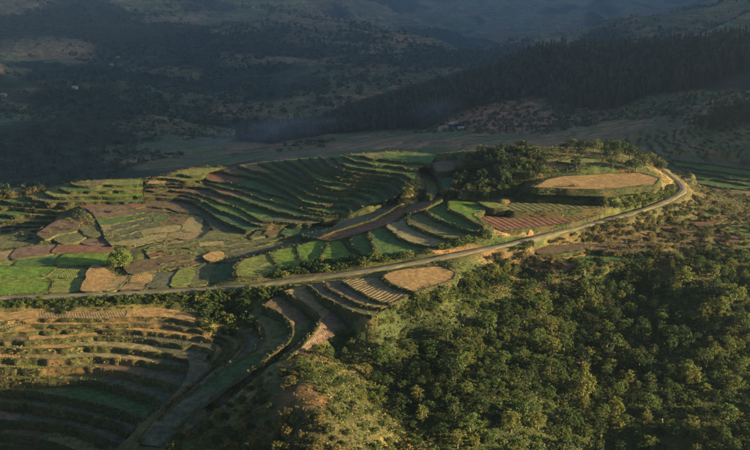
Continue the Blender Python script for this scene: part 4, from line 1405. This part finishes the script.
def mass(name, x, y, z, r, hgt, per, ls, mat, label, cat, conical):
    k = len(x)
    t = rng.uniform(0, 1, (k, per)); a = rng.uniform(0, 6.283, (k, per))
    if conical:
        rr = (1 - t) ** .8 * rng.uniform(.4, 1, (k, per))
        d = np.stack([np.cos(a), np.sin(a), np.full_like(a, .35)], -1)
        c = np.stack([x[:, None] + np.cos(a) * rr * r[:, None], y[:, None] + np.sin(a) * rr * r[:, None], z[:, None] + (.12 + .88 * t) * hgt[:, None]], -1)
    else:
        ph = np.arccos(rng.uniform(-.2, 1, (k, per)))
        d = np.stack([np.cos(a) * np.sin(ph), np.sin(a) * np.sin(ph), np.cos(ph)], -1)
        rr = rng.uniform(.55, 1, (k, per))
        c = np.stack([x, y, z], -1)[:, None] + d * rr[..., None] * np.stack([r, r, hgt], -1)[:, None]
    s = (r[:, None] * ls * np.ones((1, per))).ravel()
    v, f = leaves(c.reshape(-1, 3), d.reshape(-1, 3), s)
    return link(name, fast_mesh(name, v, f), mat, kind="stuff", label=label, cat=cat)


m_ = len(rest)
mass("ridge_forest", xs[rest], ys[rest], zs[rest], rng.uniform(1.8, 3.2, m_), rng.uniform(5, 13.5, m_), 46, .40, M_PINES, "dark conifer forest covering the ridge behind the knoll", "forest", True)

# clump of dark trees past the road bend, scrub in the valley, woods on the far hills
CL = [(690, 132), (715, 120), (745, 112), (800, 108), (800, 138), (740, 138)]
xs = rng.uniform(150, 360, 3000); ys = rng.uniform(560, 800, 3000); zs = ground(xs, ys); a, b = project(xs, ys, zs)
ok = inside(CL, a, b); xs, ys = xs[ok][:70], ys[ok][:70]
for x, y in zip(xs, ys):
    plant("clump_tree", 'tall', float(x), float(y), random.uniform(2.2, 3.4), "near-black tree in the clump standing on the valley floor", "tree", "trees of the dark valley clump", hs=.9)


def rnd_ground(x0, x1, y0, y1, k, seedn, thr, sc_):
    x = rng.uniform(x0, x1, k); y = rng.uniform(y0, y1, k)
    ok = (fbm(x, y, sc_, 5, seedn) > thr) & (np.abs(x) < .52 * y + 60)
    x, y = x[ok], y[ok]
    return x, y, ground(x, y)


x, y, z = rnd_ground(-420, 480, 520, 1150, 13000, 55, .46, 130)
a, b = project(x, y, z)
ok = ~inside(RIDGE_WOOD, a, b) & (y > 540); x, y, z = x[ok], y[ok], z[ok]
mass("valley_scrub", x, y, z, rng.uniform(1.2, 3.0, len(x)), rng.uniform(1.5, 4.5, len(x)), 22, .34, M_FAREST, "dark scrub and hedges scattered over the shaded valley", "scrub", False)
x, y, z = rnd_ground(-1500, 1500, 1000, 2900, 26000, 65, .505, 300)
mass("hillside_woods", x, y, z, rng.uniform(3, 7, len(x)), rng.uniform(4, 9, len(x)), 11, .46, M_FAREST, "dark woods and hedgerows on the far hillside", "woods", False)
x, y, z = rnd_ground(-1500, 1500, 1000, 2900, 12000, 95, .47, 120)
mass("scattered_trees", x, y, z, rng.uniform(2, 4.5, len(x)), rng.uniform(3, 7, len(x)), 11, .46, M_FAREST, "small trees dotted between the plots of the far hillside", "trees", False)

fr_ = lv - np.floor(lv)
sel = np.argwhere((behind > .5) & (fr_ < .22) & (fbm(NX, NY, 40, 4, 91) > .42) & (np.abs(NX) < .5 * NY))
sel = sel[rng.permutation(len(sel))[:5000]]
x, y = NX[sel[:, 0], sel[:, 1]], NY[sel[:, 0], sel[:, 1]]
mass("valley_hedges", x, y, near.Z[sel[:, 0], sel[:, 1]], rng.uniform(.5, 1.5, len(x)), rng.uniform(.5, 1.8, len(x)), 14, .38, M_FAREST, "low dark hedges along the plot edges behind the crest", "hedges", False)

# undergrowth in the wood and weeds on the banks
us = np.array(scatter(WOOD, 1.1, 9000, tries=60000, need_view=False, avoid=on_field))
uz = ground(us[:, 0], us[:, 1])
mass("wood_undergrowth", us[:, 0], us[:, 1], uz, rng.uniform(.5, 1.2, len(us)), rng.uniform(.5, 1.5, len(us)), 18, .24, M_UNDER, "low tangled undergrowth beneath the trees of the wood", "undergrowth", False)
for src, nm, mt, dn, lb in ((BANKPTS, "bank_weeds", M_TUFT, .4, "weeds and coarse grass on the banks between the fields"), (DRYPTS, "dry_bank_grass", M_DRYTUFT, .05, "tawny dry grass on the banks of the golden terraces")):
    bp = np.concatenate(src)
    pa, pb = project(bp[:, 0], bp[:, 1], bp[:, 2])
    w = sstep(.25, .7, fbm(bp[:, 0], bp[:, 1], 7, 3, 71))
    ok = (np.abs(pa - 375) < 400) & (pb < 470)
    bp = np.repeat(bp[ok], 3, axis=0); w = np.repeat(w[ok], 3)
    bp = bp[rng.uniform(0, 1, len(bp)) < (.15 if dn > .2 else .06) + dn * w]
    bp = bp + rng.normal(0, .4, bp.shape) * (1, 1, .4)
    k = len(bp)
    mass(nm, bp[:, 0], bp[:, 1], bp[:, 2], rng.uniform(.2, .6, k), rng.uniform(.2, .75, k), 7, .42, mt, lb, "weeds", False)
gx_ = rng.uniform(-190, 190, 110000); gy_ = rng.uniform(150, 480, 110000)
ok = np.array(~cov[np.round((gy_ - near.y0) / near.st).astype(int), np.round((gx_ - near.x0) / near.st).astype(int)]) & (np.abs(gx_) < .47 * gy_ + 10)
ok &= fbm(gx_, gy_, 12, 4, 73) > .40
gx_, gy_ = gx_[ok], gy_[ok]; gz_ = ground(gx_, gy_)
k = len(gx_)
mass("rough_grass", gx_, gy_, gz_, rng.uniform(.25, .7, k), rng.uniform(.25, .7, k), 6, .40, M_TUFT, "rough grass and low weeds on unfarmed ground", "grass", False)

# ------------------------------------------------------------------ farm buildings
M_WALL = plain("mud_wall", (.36, .24, .15), 1.2)
M_PALE = plain("pale_plaster", (.38, .33, .27), 1.0)
M_ROOF = plain("tin_roof", (.34, .32, .30), .8, .3)
M_RUST = plain("rusty_roof", (.30, .17, .11), .8)
M_OPEN = plain("dark_wood", (.05, .035, .025), 2)


def box(x0, x1, y0, y1, z0, z1):
    v = [(x, y, z) for z in (z0, z1) for y in (y0, y1) for x in (x0, x1)]
    f = [(0, 2, 3, 1), (4, 5, 7, 6), (0, 1, 5, 4), (2, 6, 7, 3), (0, 4, 6, 2), (1, 3, 7, 5)]
    return np.array(v), np.array(f)


def house_parts(L, Wd, Hh, roofm, wallm):
    parts = []
    # walls with gables as one closed prism
    e = .95 * Wd / 2 * .55
    v = [(-L / 2, -Wd / 2, -1), (L / 2, -Wd / 2, -1), (L / 2, Wd / 2, -1), (-L / 2, Wd / 2, -1), (-L / 2, -Wd / 2, Hh), (L / 2, -Wd / 2, Hh), (L / 2, Wd / 2, Hh), (-L / 2, Wd / 2, Hh), (-L / 2, 0, Hh + e), (L / 2, 0, Hh + e)]
    me = bpy.data.meshes.new("wall")
    me.from_pydata(v, [], [(0, 1, 5, 4), (2, 3, 7, 6), (1, 2, 6, 9, 5), (3, 0, 4, 8, 7), (0, 3, 2, 1), (4, 5, 9, 8), (6, 7, 8, 9)])
    me.materials.append(wallm); parts.append(("wall", me, None))
    o = .5; s = e / (Wd / 2); y0 = Wd / 2 + o; zl = Hh - s * o + .06; zt = Hh + e + .06; X = L / 2 + o; T = .12
    rv = []
    for x in (-X, X):
        rv += [(x, -y0, zl), (x, 0, zt), (x, y0, zl), (x, y0, zl + T), (x, 0, zt + T), (x, -y0, zl + T)]
    rf = [(0, 5, 4, 1), (1, 4, 3, 2), (6, 7, 10, 11), (7, 8, 9, 10), (5, 11, 10, 4), (4, 10, 9, 3), (0, 1, 7, 6), (1, 2, 8, 7), (0, 6, 11, 5), (2, 3, 9, 8)]
    me = bpy.data.meshes.new("roof"); me.from_pydata(rv, [], rf); me.materials.append(roofm); parts.append(("roof", me, None))
    v, f = box(-.5, .5, -Wd / 2 - .05, -Wd / 2 + .1, 0, 2); me = fast_mesh("door", v, f); me.materials.append(M_OPEN); parts.append(("door", me, None))
    for x in (-L * .3, L * .3):
        v, f = box(x - .45, x + .45, -Wd / 2 - .05, -Wd / 2 + .1, .9, 1.8); me = fast_mesh("window", v, f); me.materials.append(M_OPEN); parts.append(("window", me, None))
    return parts


def house(px, py, L, rot, parts, label, group):
    h = hit([px], [py])[0]
    e = bpy.data.objects.new("farmhouse", None)
    col.objects.link(e)
    e.location = (h[0], h[1], float(ground(h[0], h[1])) + .2)
    e.rotation_euler = (0, 0, R(rot))
    e.scale = (L, L, L)
    e["label"] = label; e["category"] = "house"
    if group: e["group"] = group
    for nm, me, _ in parts:
        o = bpy.data.objects.new(nm, me); col.objects.link(o); o.parent = e


HP = house_parts(13, 5.5, 2.8, M_ROOF, M_WALL)
HQ = house_parts(9, 6, 3.0, M_ROOF, M_PALE)
HR = house_parts(8, 5, 2.6, M_RUST, M_WALL)
house(453, 126, .75, 28, HP, "long pale-roofed farmhouse above the red fields at the wood's edge", None)
house(461, 130, .6, 10, HQ, "small farmhouse with bright plaster front below the long house", None)
house(443, 130, .9, 25, HR, "low rusty-roofed shed at the wood's edge beside the farmhouses", None)
house(479, 121, .8, 15, HR, "rusty-roofed hut among the red fields right of the farmhouses", None)
for i, (px, py) in enumerate([(253, 8), (258, 10), (397, 37), (400, 57), (394, 54), (360, 30), (366, 33), (30, 6), (112, 66), (118, 58), (3, 96), (340, 52), (75, 89), (310, 66), (480, 10), (520, 14)]):
    house(px, py, .75, (i * 47) % 90 - 40, (HQ, HR, HP, HR)[i % 4], "tiny far farmhouse on the hazy hillside across the valley", "farmhouses on the far hillside")

# concrete culvert mouth where the gully passes under the road
h = hit([63], [307.5])[0]
v = []
f = []
me = bpy.data.meshes.new("culvert")
out_ = [(-1.1, -.4), (1.1, -.4), (1.1, 1.2), (-1.1, 1.2)]
arc = [(.55 * math.cos(a), .35 + .55 * math.sin(a)) for a in [math.pi * 2 * k / 12 for k in range(12)]]
V = []
for yy in (0, .35):
    V += [(x, yy, z) for x, z in arc] + [(1.6 * math.cos(2 * math.pi * k / 12 ), yy, .4 + .95 * math.sin(2 * math.pi * k / 12)) for k in range(12)]
Fc = []
for k in range(12):
    j = (k + 1) % 12
    Fc += [(k, 12 + k, 12 + j, j), (24 + k, 24 + j, 36 + j, 36 + k), (k, j, 24 + j, 24 + k), (12 + k, 36 + k, 36 + j, 12 + j)]
me.from_pydata(V, [], Fc)
link("culvert", me, plain("concrete", (.5, .48, .44), 2), label="small pale concrete culvert mouth at the head of the gully", cat="culvert", loc=(h[0], h[1], float(ground(h[0], h[1])) + .5)).scale = (.55, .55, .55)

# ------------------------------------------------------------------ air
t = NT("hazy_air")
pv = t.n("ShaderNodeVolumePrincipled")
pv.inputs["Color"].default_value = (.55, .76, 1.0, 1)
pv.inputs["Density"].default_value = 0.00012
pv.inputs["Anisotropy"].default_value = 0.75
t.l(pv.outputs[0], t.out.inputs[1])
zlo = float(min(near.Z.min(), mid.Z.min(), far.Z.min())) - 5
zhi = float(max(CAM_H + 5, far.Z.max() + 15))
v, f = box(-3150, 3550, -150, 5950, zlo, zhi)
link("haze", fast_mesh("haze", v, f), t.m, kind="stuff", label="thin blue haze filling the valley air", cat="haze")


def smoke(px, py, lift, size, dens, rot, label):
    h = hit([px], [py])[0]
    me = bpy.data.meshes.new("smoke")
    import bmesh
    bm_ = bmesh.new(); bmesh.ops.create_icosphere(bm_, subdivisions=3, radius=1); bm_.to_mesh(me); bm_.free()
    t = NT("smoke_drift")
    oc = t.objco()
    ln = t.n("ShaderNodeVectorMath", operation='LENGTH'); t.l(oc, ln.inputs[0])
    mp_ = t.n("ShaderNodeMapping"); mp_.inputs["Scale"].default_value = (1.0, 1.0, .5); mp_.inputs["Rotation"].default_value = (0, .5, 0); t.l(oc, mp_.inputs[0])
    nz = t.noise(mp_.outputs[0], 3.4, 6, .65)
    fall = t.ramp(ln.outputs[1], [(0, (1, 1, 1)), (.95, (0, 0, 0))])
    d = t.math('MULTIPLY', t.math('MULTIPLY', fall, t.ramp(nz, [(.42, (0, 0, 0)), (.66, (1, 1, 1))])), dens)
    pv = t.n("ShaderNodeVolumePrincipled")
    pv.inputs["Color"].default_value = (.92, .94, .97, 1)
    t.l(d, pv.inputs["Density"])
    t.l(pv.outputs[0], t.out.inputs[1])
    o = link("smoke", me, t.m, kind="stuff", label=label, cat="smoke", loc=(h[0], h[1], float(ground(h[0], h[1])) + lift))
    o.scale = size; o.rotation_euler = (0, R(rot), 0)


smoke(272, 147, 14, (80, 40, 13), .018, -8, "thin grey smoke drifting over the valley behind the crest")
smoke(436, 126, 14, (34, 30, 15), .012, -10, "pale smoke hanging at the edge of the wooded ridge")
print("objects", len(bpy.data.objects), "fields", len(FIELDS), "zhi", zhi, "wood spots", len(spots), "weeds", len(bp), "rough", k)
